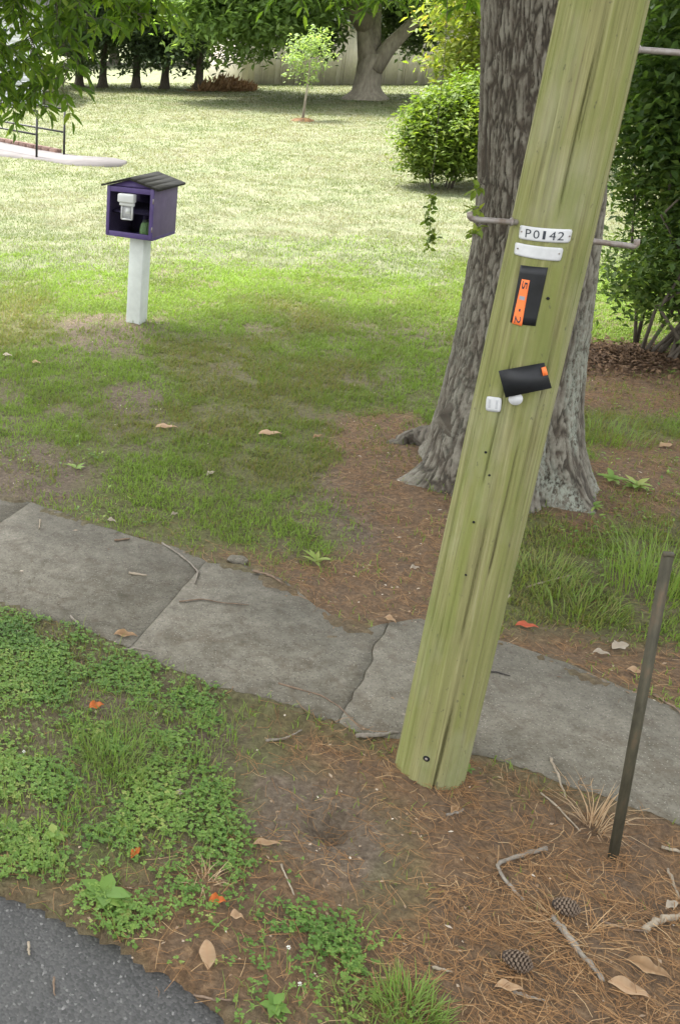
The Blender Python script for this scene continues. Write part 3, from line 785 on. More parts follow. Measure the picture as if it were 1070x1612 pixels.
def hanging(pix, Yd, dens=.034, ln=.105, lw=.03, rach=.2, start=None, leaf_from=.0, jit=.25):
    tw = Geo(); lf = Geo()
    q = [AT(a, b, Yd + rng.uniform(-jit, jit) * (i / len(pix))) for i, (a, b) in enumerate(pix)]
    if start is not None: q = [np.asarray(start, float)] + q
    q = np.array(q); seg = np.r_[0, np.cumsum(np.linalg.norm(np.diff(q, axis=0), axis=1))]
    s = np.linspace(0, seg[-1], 22); P_ = np.stack([np.interp(s, seg, q[:, i]) for i in range(3)], 1)
    P_[1:-1] += rng.normal(size=(20, 3)) * .012
    tw.tube(T3(P_), np.linspace(.011, .003, 22), 6)
    u = seg[-1] * leaf_from
    while u < seg[-1]:
        p = np.array([np.interp(u, s, P_[:, i]) for i in range(3)])
        az = rng.uniform(0, 2 * math.pi); d = unit(np.array([math.cos(az), math.sin(az), rng.uniform(-.7, .25)]))
        compound(lf, tw, T3(p), d, int(rng.integers(7, 12)), ln, lw, rach * rng.uniform(.7, 1.2)); u += dens * rng.uniform(.5, 1.5)
    o = tw.obj("branch", "branch_bark", tree, True)
    l_ = lf.obj("foliage", "pecan_leaf", o); l_["kind"] = "stuff"
    return o
LST = np.array([TREE[0], TREE[1], 0]) + limb_ends[0][6]
for pix, Yd in (([(-60, -90), (15, -20), (55, 70), (72, 130), (70, 165)], 6.6), ([(-40, -60), (0, 50), (28, 110), (20, 160)], 6.9),
                ([(40, -90), (85, -20), (100, 60), (105, 115), (98, 140)], 6.4), ([(100, -90), (150, -40), (195, 5), (225, 28)], 6.8),
                ([(60, -90), (110, -20), (140, 20), (160, 40)], 6.2), ([(-80, 0), (-20, 80), (10, 140), (0, 175)], 6.5),
                ([(-90, -40), (-50, 30), (-10, 70), (40, 95)], 6.0), ([(10, -80), (40, 0), (50, 50), (45, 110)], 7.0),
                ([(120, -90), (170, -40), (215, -10), (240, 10)], 7.1), ([(180, -100), (230, -40), (245, -5)], 6.7)):
    hanging(pix, Yd, start=LST + np.array([rng.uniform(-.6, .6), rng.uniform(-.4, .4), 0]), leaf_from=.55 if pix[0][1] < -50 else .45)
LST2 = np.array([TREE[0], TREE[1], 0]) + limb_ends[1][4]
for pix, Yd in (([(480, -150), (500, -50), (520, -8)], 7.6), ([(560, -150), (590, -60), (610, 0)], 7.4), ([(700, -150), (715, -60), (735, 5)], 7.6),
                ([(430, -150), (450, -60), (470, -15)], 8.0), ([(640, -150), (660, -70), (675, -20)], 7.8)):
    hanging(pix, Yd, start=LST2 + np.array([rng.uniform(-.6, .6), rng.uniform(-.4, .4), 0]), leaf_from=.72)
# sprouts low on the trunk, left of the pole
lf = Geo(); tw = Geo()
for (a, b, e, g) in ((760, 350, 742, 372), (762, 290, 746, 300), (758, 335, 744, 330)):
    p0, p1 = T3(AT(a, b, Yt - .1)), T3(AT(e, g, Yt - .35)); tw.tube([p0, (p0 + p1) / 2 + [0, 0, .02], p1], [.004, .003, .002], 5)
    for k in range(14):
        p = p0 + (p1 - p0) * rng.uniform(.3, 1.05); v, f, kk = leaves(p[None], rand_dirs(1), np.array([[0, 0, 1.]]) + rand_dirs(1) * .5, .06, .03, detail=True)
        lf.add(v, f, rng.uniform(.4, 1))
o = tw.obj("sprout", "branch_bark", tree); l_ = lf.obj("foliage", "bush_leaf", o); l_["kind"] = "stuff"
# thin leafy vine dangling beside the trunk
vi = thing("dangling_vine", "thin leafy vine strand dangling beside the big tree trunk", "vine", AT(672, 392, 6.6))
vb = AT(672, 392, 6.6); pts = np.array([AT(a, b, 6.6) for a, b in ((668, 392), (680, 370), (672, 345), (680, 318), (676, 290), (684, 250), (690, 180), (700, 80), (706, -40))] + [[3.0, 6.7, 4.4], [2.75, 6.4, 5.4]])
Geo().tube(pts - vb, np.linspace(.0012, .002, 11), 5).obj("stem", "branch_bark", vi)
lf = Geo()
for k in range(85):
    u = rng.uniform(0, 3.4); i = int(u); p = pts[i] + (pts[i + 1] - pts[i]) * (u - i) - vb
    v, f, kk = leaves((p + rng.normal(size=3) * .012)[None], rand_dirs(1) * [1, 1, .5] - [0, 0, .4], rand_dirs(1) + [0, 0, .6], rng.uniform(.03, .055), .026, detail=True); lf.add(v, f, rng.uniform(.1, .8))
o = lf.obj("foliage", "bush_leaf", vi); o["kind"] = "stuff"

# ------------------------------------------------------------------ little purple pantry box
pb = G(215, 508)
pan = thing("little_pantry", "small purple pantry box with peaked dark roof on a white post", "pantry box", pb, math.radians(-36))
Yp = pb[1]
zb = AT(215, 369, Yp)[2]; ze = AT(215, 290, Yp)[2]; w, d = .47, .42
bev(Geo().box((0, 0, zb / 2 - .1), (.145, .145, zb + .2)).obj("post", "post_paint", pan), .006)
hB = ze - zb; t = .018
bev(Geo().box((0, 0, zb + .0125), (w, d, .025)).obj("floor_board", "purple_paint", pan), .002)
bev(Geo().box((w / 2 - t / 2, 0, zb + .025 + (hB - .025) / 2), (t, d, hB - .025)).obj("side_panel", "purple_side", pan), .002)
bev(Geo().box((-w / 2 + t / 2, 0, zb + .025 + (hB - .025) / 2), (t, d, hB - .025)).obj("side_panel", "purple_side", pan), .002)
Geo().box((0, d / 2 - t / 2, zb + .025 + (hB - .025) / 2), (w - 2 * t, t, hB - .025)).obj("back_panel", "dark_inside", pan)
Geo().box((0, .02, zb + hB * .47), (w - 2 * t, d - .08, .014)).obj("shelf", "dark_inside", pan)
Geo().box((.03, .06, zb + hB * .24), (.018, d - .2, hB * .43)).obj("divider", "dark_inside", pan)
# gables and roof
rise = .062
for yy, nm in ((-d / 2 + t / 2, "gable"), (d / 2 - t / 2, "gable")):
    v = np.array([[-w / 2, yy - t / 2, ze], [w / 2, yy - t / 2, ze], [0, yy - t / 2, ze + rise], [-w / 2, yy + t / 2, ze], [w / 2, yy + t / 2, ze], [0, yy + t / 2, ze + rise]])
    link(nm, mesh_np(nm, v, [np.array([[0, 1, 2], [5, 4, 3]]), np.array([[0, 3, 4, 1], [1, 4, 5, 2], [2, 5, 3, 0]])]), "purple_paint", pan)
roof = bpy.data.objects.new("roof", None); COL.objects.link(roof); roof.parent = pan
sl = math.atan2(rise, w / 2); Lr = (w / 2 + .05) / math.cos(sl)
for s in (-1, 1):
    R = np.array(Matrix.Rotation(s * sl, 3, 'Y'))
    c_ = np.array([s * math.cos(sl) * Lr / 2, 0, ze + rise + .010 - math.sin(sl) * Lr / 2])
    bev(Geo().box(c_, (Lr, d + .08, .014), R).obj("roof_board", "roof_shingle", roof), .002)
    for k in range(4):
        c2 = np.array([s * math.cos(sl) * Lr * (k + .5) / 4, 0, ze + rise + .010 - math.sin(sl) * Lr * (k + .5) / 4]) + R @ np.array([0, 0, .0105 + .0])
        R2 = np.array(Matrix.Rotation(s * (sl + .004), 3, 'Y'))
        Geo().box(c2, (Lr / 4 + .002, d + .088, .003), R2).obj("shingle", "roof_shingle", roof)
# door: frame, pane, hinges
door = bpy.data.objects.new("door", None); COL.objects.link(door); door.parent = pan
yd = -d / 2 - .010; fw = .032
for cx_, wx_ in ((-w / 2 + fw / 2, fw), (w / 2 - fw / 2 - .002, fw + .004)):
    bev(Geo().box((cx_, yd, zb + hB / 2 + .005), (wx_, .018, hB - .01)).obj("stile", "purple_paint", door), .002)
for cz_ in (zb + .028, ze - .026):
    bev(Geo().box((0, yd, cz_), (w - 2 * fw - .004, .017, .045)).obj("rail", "purple_paint", door), .002)
Geo().box((0, yd + .002, zb + hB / 2), (w - 2 * fw, .004, hB - .09)).obj("pane", "glass", door)
for cz_ in (zb + .1, ze - .1):
    Geo().tube([(w / 2 - .003, yd - .01, cz_ - .022), (w / 2 - .003, yd - .01, cz_ + .022)], .006, 8).obj("hinge", "steel", door)
fh = bpy.data.objects.new("flyer_holder", None); COL.objects.link(fh); fh.parent = pan
zf = ze - .05
bev(Geo().box((-.015, yd - .035, zf - .04), (.165, .055, .075)).obj("clip", "holder_white", fh), .012, 3)
bev(Geo().box((-.015, yd - .026, zf - .092), (.145, .03, .03)).obj("collar", "holder_white", fh), .006, 2)
for cx_, ww, cz_, hh in ((-.068, .010, zf - .16, .13), (.038, .010, zf - .16, .13), (-.015, .096, zf - .222, .012)):
    Geo().box((cx_, yd - .022, cz_), (ww, .016, hh)).obj("edge", "holder_white", fh)
Geo().box((-.015, yd - .020, zf - .16), (.094, .003, .11)).obj("sleeve", "clear_plastic", fh)
Geo().box((-.008, yd - .024, zf - .15), (.042, .002, .045)).obj("card", "holder_white", fh)
Rz = Matrix.Rotation(math.radians(-36), 3, 'Z')
jl = Vector(pb) + Rz @ Vector((.105, -.13, zb + .0255))
jar = thing("jar", "green jar standing inside the purple box behind the glass", "jar", jl)
t_ = np.array([0, .01, .06, .10, .118]); bev(Geo().tube(np.c_[t_ * 0, t_ * 0, t_], [.040, .047, .047, .040, .03], 16).obj("body", "jar_green", jar, True), .001, 1)
Geo().tube([(0, 0, .118), (0, 0, .138)], .029, 16).obj("lid", "lid_dark", jar)

# ------------------------------------------------------------------ background
def simple_tree(name, label, loc, trunk, centre, rad, ncl, per, L, Wd, lm, bark="back_bark", group=None, hollow=.35, spread=.4, zmin=.6, cat="tree", nlimb=5, fork=0, keep=None, droop=.35, vlo=0, vhi=1):
    t = thing(name, label, cat, loc, 0, group)
    h, r = trunk; g = Geo()
    zt = np.linspace(-.1, h, 9)
    rr_ = r * (1 - .35 * (zt / h).clip(0)) + r * .75 * np.exp(-zt.clip(0) / (.25 * r / .4 + .05))
    wob = np.cumsum(rng.normal(size=(9, 2)) * .02 * h / 9, 0)
    g.tube(np.c_[wob, zt], rr_, 14, wob=.12); g.obj("trunk", bark, t, True)
    for k in range(nlimb):
        a = k * 2.4 + rng.uniform(0, .6); e = np.asarray(centre) + np.array([math.cos(a), math.sin(a), rng.uniform(-.3, .5)]) * np.asarray(rad) * .7
        b = np.array([wob[-2][0], wob[-2][1], h * .85]); m_ = (b + e) / 2 + np.array([0, 0, .12 * h])
        Geo().tube([b, b + (m_ - b) * .5, m_, e], [r * .6, r * .48, r * .35, r * .08], 8, wob=.1).obj("limb", bark, t, True)
    crown("crown", centre, rad, ncl, per, L, Wd, lm, t, hollow, spread, zmin, droop, vlo, vhi, keep)
    return t
# dark evergreens in a row
names = ["leftmost", "second from left", "third from left", "fourth from left", "rightmost"]
for i, (px_, py_, r_) in enumerate(((125, 137, 2.2), (162, 138, 2.3), (214, 139, 2.6), (259, 140, 2.2), (312, 143, 3.0))):
    g_ = G(px_, py_)
    simple_tree("evergreen_tree", f"dark evergreen at the far lawn edge, {names[i]} of the row of five", g_, (2.2, .17), (0, 0, 3.7), (r_, r_, 3.1), 165, 60, .28, .11,
                "cedar_leaf", "branch_bark", "row of dark evergreens", .2, .34, .62, nlimb=9)
# broad shade tree at the back
bt = G(575, 156)
T_ = thing("shade_tree", "broad forked shade tree standing on the far lawn in front of the tan building", "tree", bt)
zt = np.linspace(-.1, 1.5, 9); rr_ = .46 * (1 - .08 * zt) + .5 * np.exp(-zt.clip(0) / .16)
Geo().tube(np.c_[zt * 0 + .0, zt * 0, zt], rr_, 22, wob=.1).obj("trunk", "back_bark", T_, True)
for e in ([(-.05, 0, 1.2), (-.30, 0, 2.0), (-.55, .1, 3.2), (-.9, .2, 5)], [(.1, -.1, 1.0), (.5, -.2, 1.7), (1.1, -.3, 2.4), (1.9, -.4, 3.2), (3.4, -.5, 4.6)],
          [(0, .1, 1.3), (.1, .5, 2.4), (.3, 1.4, 4), (.6, 2, 6)], [(-.3, 0, 2.4), (-1.4, -.4, 3.5), (-3, -.8, 4.4), (-5, -1.5, 4.4)]):
    Geo().tube(e, np.linspace(.36, .08, len(e)), 12, wob=.1).obj("limb", "back_bark", T_, True)
crown("crown", (-1.6, -.8, 5.4), (6.4, 5.0, 3.2), 420, 60, .30, .16, "back_leaf", T_, .45, .45, 3.0)
crown("crown", (-4.8, -1.6, 2.9), (3.0, 2.0, 1.5), 130, 60, .26, .14, "back_leaf", T_, .2, .40, 1.15, vlo=.15)
crown("crown", (1.9, 2.0, 2.5), (1.3, 1.0, 1.1), 40, 60, .26, .14, "cedar_leaf", T_, .2, .35, 1.0, vlo=.3)
crown("crown", (-1.5, 1.8, 2.3), (.9, 1.0, .95), 30, 50, .26, .14, "cedar_leaf", T_, .2, .32, 1.0, vlo=.3)
# young staked sapling
st = G(476, 190)
S_ = thing("sapling", "small young tree with pale green crown in a mulch ring on the open lawn", "tree", st)
Geo().tube([(0, 0, -.05), (.02, 0, .6), (.04, 0, 1.2), (.0, 0, 2.1)], [.04, .03, .025, .01], 8).obj("trunk", "back_bark", S_)
crown("crown", (.02, 0, 1.75), (.66, .6, .78), 48, 22, .12, .05, "sapling_leaf", S_, .1, .12, .95)
g = Geo(); an = np.linspace(0, 2 * math.pi, 26, endpoint=False)
v = np.concatenate([np.c_[np.cos(an) * .36, np.sin(an) * .36, an * 0 - .03], np.c_[np.cos(an) * .2, np.sin(an) * .2, an * 0 + .06], [[0, 0, .08]]]); v[:52, :2] *= (1 + rng.normal(size=(52, 1)) * .08)
k = np.arange(26); k2 = (k + 1) % 26
link("mulch_ring", mesh_np("mulch_ring", v, [np.stack([k, k2, k2 + 26, k + 26], 1), np.stack([k + 26, k2 + 26, k * 0 + 52], 1)], {"v": rng.random(53) * .5}, True), "needle", S_)
# rounded bush and the yellow green tree behind it
bu = G(694, 296)
B_ = thing("round_bush", "rounded sunlit green bush on the lawn left of the big trunk", "bush", bu)
for k in range(9):
    a = rng.uniform(0, 6.28); Geo().tube([(math.cos(a) * .15, math.sin(a) * .15, -.05), (math.cos(a) * .3, math.sin(a) * .3, .5), (math.cos(a) * .5, math.sin(a) * .5, 1.1)], [.014, .011, .006], 6).obj("stem", "branch_bark", B_)
crown("crown", (-.04, 0, .86), (.68, .62, .70), 210, 60, .105, .045, "bush_leaf", B_, .35, .15, .08, .1)
crown("crown", (.7, .3, 1.05), (.7, .6, .85), 220, 50, .12, .05, "bush_leaf", B_, .3, .18, .12, .1, 0, .85)
simple_tree("light_tree", "bright yellow green tree behind the round bush", G(735, 262), (1.6, .09), (.3, .2, 3.0), (1.35, 1.5, 1.9), 260, 46, .15, .07, "yellow_leaf", "back_bark", None, .3, .22, 1.35)
# tall dark shrubs on the right
def shrub(name, label, loc, stems, crowns, grp="dark shrubs on the right"):
    t = thing(name, label, "shrub", loc, 0, grp)
    for s_ in stems:
        s_ = np.array(s_, float); Geo().tube(s_, np.linspace(.017, .006, len(s_)), 7, wob=.2).obj("stem", "branch_bark", t, True)
    for (c_, r_, ncl, per, L_, W_, zm, vl, vh) in crowns:
        crown("crown", c_, r_, ncl, per, L_, W_, "shrub_leaf", t, .25, .13, zm, .25, vl, vh, None)
    return t
sl_ = G(1052, 572)
shrub("tall_shrub", "tall dark leafy shrub with many bare stems at the right edge behind the trunk", sl_,
      [[(rng.uniform(-.22, .3), rng.uniform(-.2, .2), -.05), (rng.uniform(-.3, .35), rng.uniform(-.2, .2), .5), (rng.uniform(-.4, .6), rng.uniform(-.3, .3), 1.2), (rng.uniform(-.5, .8), rng.uniform(-.3, .3), 2.4)] for k in range(16)],
      [((.45, .1, 1.55), (.75, .7, .95), 260, 60, .085, .04, .3, .1, 1), ((.20, .1, 2.5), (1.05, .8, 1.0), 430, 60, .09, .042, 1.5, 0, .8), ((.7, .1, .8), (.65, .6, .65), 170, 55, .08, .04, .14, .1, .95), ((-.1, .15, .8), (.4, .4, .55), 75, 45, .075, .036, .22, .2, 1)])
shrub("thin_shrub", "slender arching shrub with sparse leaves between the trunk and the dark shrub", G(1000, 545),
      [[(0, 0, -.05), (-.08, 0, .35), (-.22, .05, .85), (-.30, .05, 1.3), (-.2, 0, 1.9)], [(0, 0, -.03), (.02, .05, .5), (-.05, .1, 1.1), (.05, .1, 2)], [(-.09, 0, .4), (-.25, .05, .62), (-.38, .1, .7)], [(-.02, 0, .3), (-.12, -.05, .5), (-.3, -.05, .55)]],
      [((-.12, 0, 1.75), (.5, .4, .65), 130, 50, .075, .036, 1.0, .15, 1), ((-.25, .05, .72), (.2, .2, .12), 7, 22, .06, .03, .5, .3, 1), ((.0, .05, .95), (.22, .2, .25), 14, 30, .07, .034, .6, .2, 1)])
shrub("far_shrub", "dense shrub mass filling the gap behind the dark shrub at top right", G(1035, 420) + np.array([.4, .4, 0]),
      [[(rng.uniform(-.5, .5), 0, -.05), (rng.uniform(-.6, .6), .1, 1.2), (rng.uniform(-.8, .8), .1, 2.6)] for k in range(8)],
      [((.2, .2, 2.75), (1.5, .8, 1.15), 600, 50, .11, .055, 1.55, .1, 1), ((1.2, .2, 1.3), (.9, .7, 1.1), 200, 50, .10, .05, .3, 0, .9)])
# brown leaf pile under the shrub
bpile = G(975, 568)
n = 3600; a = rng.uniform(0, 6.28, n); r_ = np.abs(rng.normal(size=n)) * .62; hz = .06 * np.exp(-r_ ** 2 * 2)
p = np.c_[np.cos(a) * r_ * .75, np.sin(a) * r_ * .5, hz + .01 + .02 * rng.random(n)]
v, f, kk = leaves(p, rand_dirs(n) * [1, 1, .3], rand_dirs(n) * .5 + [0, 0, 1], .05, .022)
lp = thing("leaf_pile", "low brown heap of dead leaves under the shrub right of the trunk", "leaf pile", bpile)
o = link("leaves", mesh_np("leaves", v, f, {"v": np.repeat(rng.random(n) * .42, kk)}), "litter_bit", lp); o["kind"] = "stuff"
g = Geo(); an = np.linspace(0, 2 * math.pi, 24, endpoint=False); ring = [np.c_[np.cos(an) * .75 * s, np.sin(an) * .5 * s, an * 0 + z_] for s, z_ in ((1.0, -.05), (.8, .0), (.45, .035), (.1, .055))]
V = np.concatenate(ring); k = np.arange(24); k2 = (k + 1) % 24
link("heap", mesh_np("heap", V, [np.concatenate([np.stack([i * 24 + k, i * 24 + k2, i * 24 + 24 + k2, i * 24 + 24 + k], 1) for i in range(3)]), (72 + k)[None]], {"v": rng.random(96) * .3}, True), "litter_bit", lp)
# brown brush beside the evergreens
g_ = G(352, 143); n = 900; a = rng.uniform(0, 6.28, n); r_ = np.sqrt(rng.random(n))
p = np.c_[np.cos(a) * r_ * 1.3, np.sin(a) * r_ * .8, .55 * (1 - r_) * rng.random(n)]
v, f, kk = leaves(p, rand_dirs(n) + [0, 0, .6], rand_dirs(n), .35, .08)
bp = link("brush_pile", mesh_np("brush_pile", v, f, {"v": np.repeat(rng.random(n) * .6, kk)}), "dry_leaf"); bp.location = g_
tag(bp, "low heap of brown dead brush at the foot of the rightmost evergreen", "brush pile")
# tan metal building
Yb = 47.0
x0 = AT(378, 130, Yb)[0]; x1 = x0 + 13.2
bld = thing("metal_building", "long tan ribbed metal building behind the far shade tree", "building", ((x0 + x1) / 2, Yb + 4, 0))
hw = 2.45; wd = x1 - x0
Geo().box((0, 0, hw / 2 - .2), (wd - .1, 8, hw + .2)).obj("wall", "siding_tan", bld)
npn = 15
for i in range(npn):
    xx = -wd / 2 + wd / npn * (i + .5); pwid = wd / npn - .02
    g = Geo().box((xx, -4.02, hw / 2 - .05), (pwid, .03, hw + .1))
    for s in (-.5, -.17, .17, .5): g.box((xx + s * pwid * .9, -4.045, hw / 2 - .05), (.05, .03, hw + .09))
    g.obj("panel", "siding_tan", bld)
rfo = Geo()
v = np.array([[-wd / 2 - .3, -4.4, hw + .05], [wd / 2 + .3, -4.4, hw + .05], [wd / 2 + .3, 0, hw + 1.5], [-wd / 2 - .3, 0, hw + 1.5], [wd / 2 + .3, 4.4, hw + .05], [-wd / 2 - .3, 4.4, hw + .05]])
link("roof", mesh_np("roof", v, [np.array([[0, 1, 2, 3], [3, 2, 4, 5]]), np.array([[0, 5, 4, 1]])]), "metal_roof", bld)
# white house on the left
Yh = G(20, 165)[1]
xr = AT(68, 60, Yh)[0]; xl = xr - 9
hz = AT(68, 10, Yh)[2]
hou = thing("white_house", "white clapboard house behind the hanging leaves at far left", "house", ((xl + xr) / 2, Yh + 4, 0))
Geo().box((0, 0, hz / 2 - .1), (8.96, 7.96, hz + .2)).obj("wall", "house_white", hou)
for i in range(20):
    z_ = .1 + i * .145
    if z_ < hz - .07: Geo().box((0, -3.995, z_), (9.0, .03, .135), np.array(Matrix.Rotation(.06, 3, 'X'))).obj("siding_board", "house_white", hou)
v = np.array([[-4.9, -4.5, hz - .02], [4.75, -4.5, hz - .02], [4.75, 0, hz + 2.2], [-4.9, 0, hz + 2.2], [4.75, 4.5, hz - .02], [-4.9, 4.5, hz - .02]])
link("roof", mesh_np("roof", v, [np.array([[0, 1, 2, 3], [3, 2, 4, 5]]), np.array([[0, 5, 4, 1]]), np.array([[1, 4, 2], [0, 3, 5]])]), "shingle_grey", hou)
wnd = Geo().box((2.9, -4.03, 1.75), (1.0, .06, 1.3)).obj("window", "house_white", hou); Geo().box((2.9, -4.065, 1.75), (.84, .02, 1.14)).obj("pane", "window_dark", wnd)
# concrete path and hand rails
pts = [(-120, 208), (0, 226), (60, 239), (120, 248), (180, 252), (200, 257), (190, 263), (120, 262), (60, 253), (0, 246), (-120, 236)]
pp_ = GP(pts); path = slab("path", pp_, .045, .2, "path_concrete"); tag(path, "pale concrete path curving to the house", kind="structure")
ed = bpy.data.objects.new("brick_edging", None); COL.objects.link(ed); tag(ed, "dark red brick edging along the far side of the pale path", "edging")
ln_ = GP([(-100, 208), (0, 225), (50, 235), (90, 243)]); seg = np.r_[0, np.cumsum(np.linalg.norm(np.diff(ln_, axis=0), axis=1))]; ed.location = (*ln_[0], 0)
s_ = 0; bm0 = Geo().box((0, 0, .04), (.30, .13, .14)).mesh("brick")
while s_ < seg[-1]:
    p = np.array([np.interp(s_, seg, ln_[:, i]) for i in (0, 1)]); q_ = np.array([np.interp(s_ + .1, seg, ln_[:, i]) for i in (0, 1)]); dd = q_ - p
    o = link("brick", bm0, "brick_edge", ed); o.location = (*(p - ln_[0]), 0); o.rotation_euler = (0, 0, math.atan2(dd[1], dd[0] + 1e-6)); s_ += .315
def railing(label, pb_, far_px, n=2):
    t = thing("handrail", label, "handrail", pb_, 0, "handrails by the path")
    e = G(*far_px) - pb_; e[2] = 0
    for i in range(n): Geo().tube([e * i / (n - 1 + 1e-9) * .98 + [0, 0, -.1], e * i / (n - 1 + 1e-9) * .98 + [0, 0, .93]], .024, 8).obj("post", "rail_black", t)
    for hh in (.48, .93): Geo().tube([[0, 0, hh], e * 1.1 + [0, 0, hh + .05]], .02, 8).obj("rail", "rail_black", t)
railing("black pipe handrail on the near side of the pale path", G(58, 251), (-90, 222))
railing("black pipe handrail on the far side of the pale path", G(101, 246.5), (-60, 216))
railing("black pipe handrail farther back in front of the white house", G(6, 172), (-60, 160))
# far trees behind everything
for i, (px_, Yd, sx_, nm) in enumerate(((60, 66, 5, "pale green tree far behind the white house"), (180, 70, 6, "far tree seen between the evergreens on the left"), (300, 68, 6, "far tree rising above the rightmost evergreen"), (430, 72, 6, "far tree above the left end of the tan building"),
                                       (560, 75, 6, "far tree behind the broad shade tree"), (690, 60, 5, "far tree behind the bright yellow green tree"), (980, 40, 5, "far tree behind the dark shrubs at top right"), (1130, 34, 5, "far tree beyond the right edge shrubs"))):
    b = AT(px_, 100, Yd); b[2] = 0
    simple_tree("far_tree", nm, b, (2.5, .3), (0, 0, 4.6), (sx_, 3, 4.2), 130, 44, .55, .3, "far_leaf", "back_bark", "trees far behind", .3, .6, .6, nlimb=4)

# ------------------------------------------------------------------ grass
def scatter(n, x0, x1, y0, y1):
    return rng.uniform(x0, x1, n), rng.uniform(y0, y1, n)
def vis_wedge(x, y, m=.8):                          # what the lens and a step aside can see
    Zd = y * cp + CAM_H * sp
    return (x > -.35 - m) & (x < Zd * .668 + m)
def pav(x, y): return inpoly(x, y, SW) | inpoly(x, y, ROAD)
def edgeprox(x, y, r=.08):
    return sum((~pav(x + math.cos(k * 1.047) * r, y + math.sin(k * 1.047) * r)).astype(float) for k in range(6)) / 6
def tree_free(x, y): return np.hypot(x - TREE[0], y - TREE[1]) > .42
# shaded lawn
n = 1000000; x, y = scatter(n, -1.2, 8.6, 2.2, 13.4)
yy_keep = rng.random(n) < 1.15 - .04 * y
rd = soft(x, y, Z_dirt, .07, 40); rn = soft(x, y, Z_red, .08, 60); rc_ = soft(x, y, Z_clover, .05, 44)
pat = fbm(x * 2.3, y * 2.3, 21); pat2 = fbm(x * 5, y * 5, 23); pat3 = fbm(x * 14, y * 14, 29)
beyond = ((np.c_[x, y] - up_edge[0]) @ NRM) > -.25     # house side of the sidewalk
dens = (1.0 - .6 * smooth(.56, .74, pat)) * (.5 + .8 * smooth(.36, .62, pat2)) * (.35 + 1.0 * smooth(.33, .62, pat3))
dens = dens * (1 - .72 * rd) * (1 - .88 * rn) * np.where(beyond, 1, .12 + .25 * rc_)
near_e = np.minimum(np.abs((np.c_[x, y] - up_edge[9]) @ NRM), 9)
dens = dens * (.3 + .7 * smooth(.1, .7, near_e))
lush = sum(anyz(x, y, [zone(q_)], .06, 51) for q_ in ([(905, 625), (1000, 610), (1010, 690), (910, 705)], [(800, 860), (900, 860), (1010, 930), (1000, 1000), (850, 960), (790, 920)], [(960, 740), (1070, 740), (1080, 960), (980, 950)]))
dens = np.maximum(dens, np.where(lush > 0, .38 * smooth(.35, .55, pat2), 0))
fade = y + (fbm(x * .9, y * .9, 91) - .5) * 2.4 + (fbm(x * 4, y * 4, 93) - .5) * 1.2
dens = dens * (1 + .8 * smooth(9.0, 10.2, y)) * (1 - .93 * smooth(10.3, 12.4, fade))
ok = (rng.random(n) < dens) & yy_keep & vis_wedge(x, y) & ~pav(x, y) & tree_free(x, y)
x, y = x[ok], y[ok]; n = len(x)
p = np.c_[x, y, gz(x, y) - .004]
green = fbm(x * 1.2, y * 1.2, 33)
a = np.clip(.34 + .52 * smooth(.3, .65, green) + rng.normal(size=n) * .16 + .25 * smooth(9.6, 10.8, y), 0, 1)
v, f, kk = blades(p, (.020 + .030 * rng.random(n)) * (.8 + .5 * pat2[ok]), .0026 + .0018 * rng.random(n) + .0003 * y, rng.uniform(0, 6.28, n), rng.uniform(.1, .9, n), rng.uniform(.2, .9, n))
tag(link("lawn_grass", mesh_np("lawn_grass", v, f, {"v": np.repeat(a, kk)}), "grass_blade"), "thin patchy grass growing in the shade of the big tree", "grass", kind="stuff")
print("shade blades", n)
# sunlit lawn
n = 470000; y = 9.6 * (48 / 9.6) ** rng.random(n); x = -1.5 + rng.random(n) * (y * .64 + 3.5)
ok = (rng.random(n) < .15 + .95 * sun_mask(x, y)) & (rng.random(n) < .35 + .65 * smooth(.36, .6, fbm(x * 3, y * 3, 81))) & ~inpoly(x, y, pp_)
x, y = x[ok], y[ok]; n = len(x); p = np.c_[x, y, gz(x, y) - .004]; s_ = y / 12
a = np.clip(.1 + .75 * smooth(.3, .7, .5 * fbm(x * 1.1, y * 1.1, 83) + .5 * fbm(x * .25, y * .25, 85)) + rng.normal(size=n) * .11, 0, 1)
v, f, kk = blades(p, (.028 + .025 * rng.random(n)) * (.8 + .25 * s_), (.005 + .003 * rng.random(n)) * s_, rng.uniform(0, 6.28, n), rng.uniform(.3, 1.0, n), rng.uniform(.3, .9, n))
tag(link("sunlit_grass", mesh_np("sunlit_grass", v, f, {"v": np.repeat(a, kk)}), "sun_tinted_blade"), "mown pale grass of the open sunlit lawn", "grass", kind="stuff")
# clover and low weeds on the verge
n = 80000; x, y = scatter(n, -1.0, 1.6, 1.6, 4.6)
cl = soft(x, y, Z_clover, .05, 44); pt = fbm(x * 6, y * 6, 47); hole = soft(x, y, [Z_dirt[4]], .05, 40)
dk = np.zeros(n)
for (a_, b_, r_) in ((330, 1290, .28), (240, 1460, .2), (510, 1480, .16), (60, 1050, .3)): c_ = G(a_, b_); dk = np.maximum(dk, np.exp(-((x - c_[0]) ** 2 + (y - c_[1]) ** 2) / r_ ** 2))
ok = (rng.random(n) < cl * (.10 + .9 * smooth(.38, .58, pt + .13 * dk)) * (1 - hole)) & ~pav(x, y)
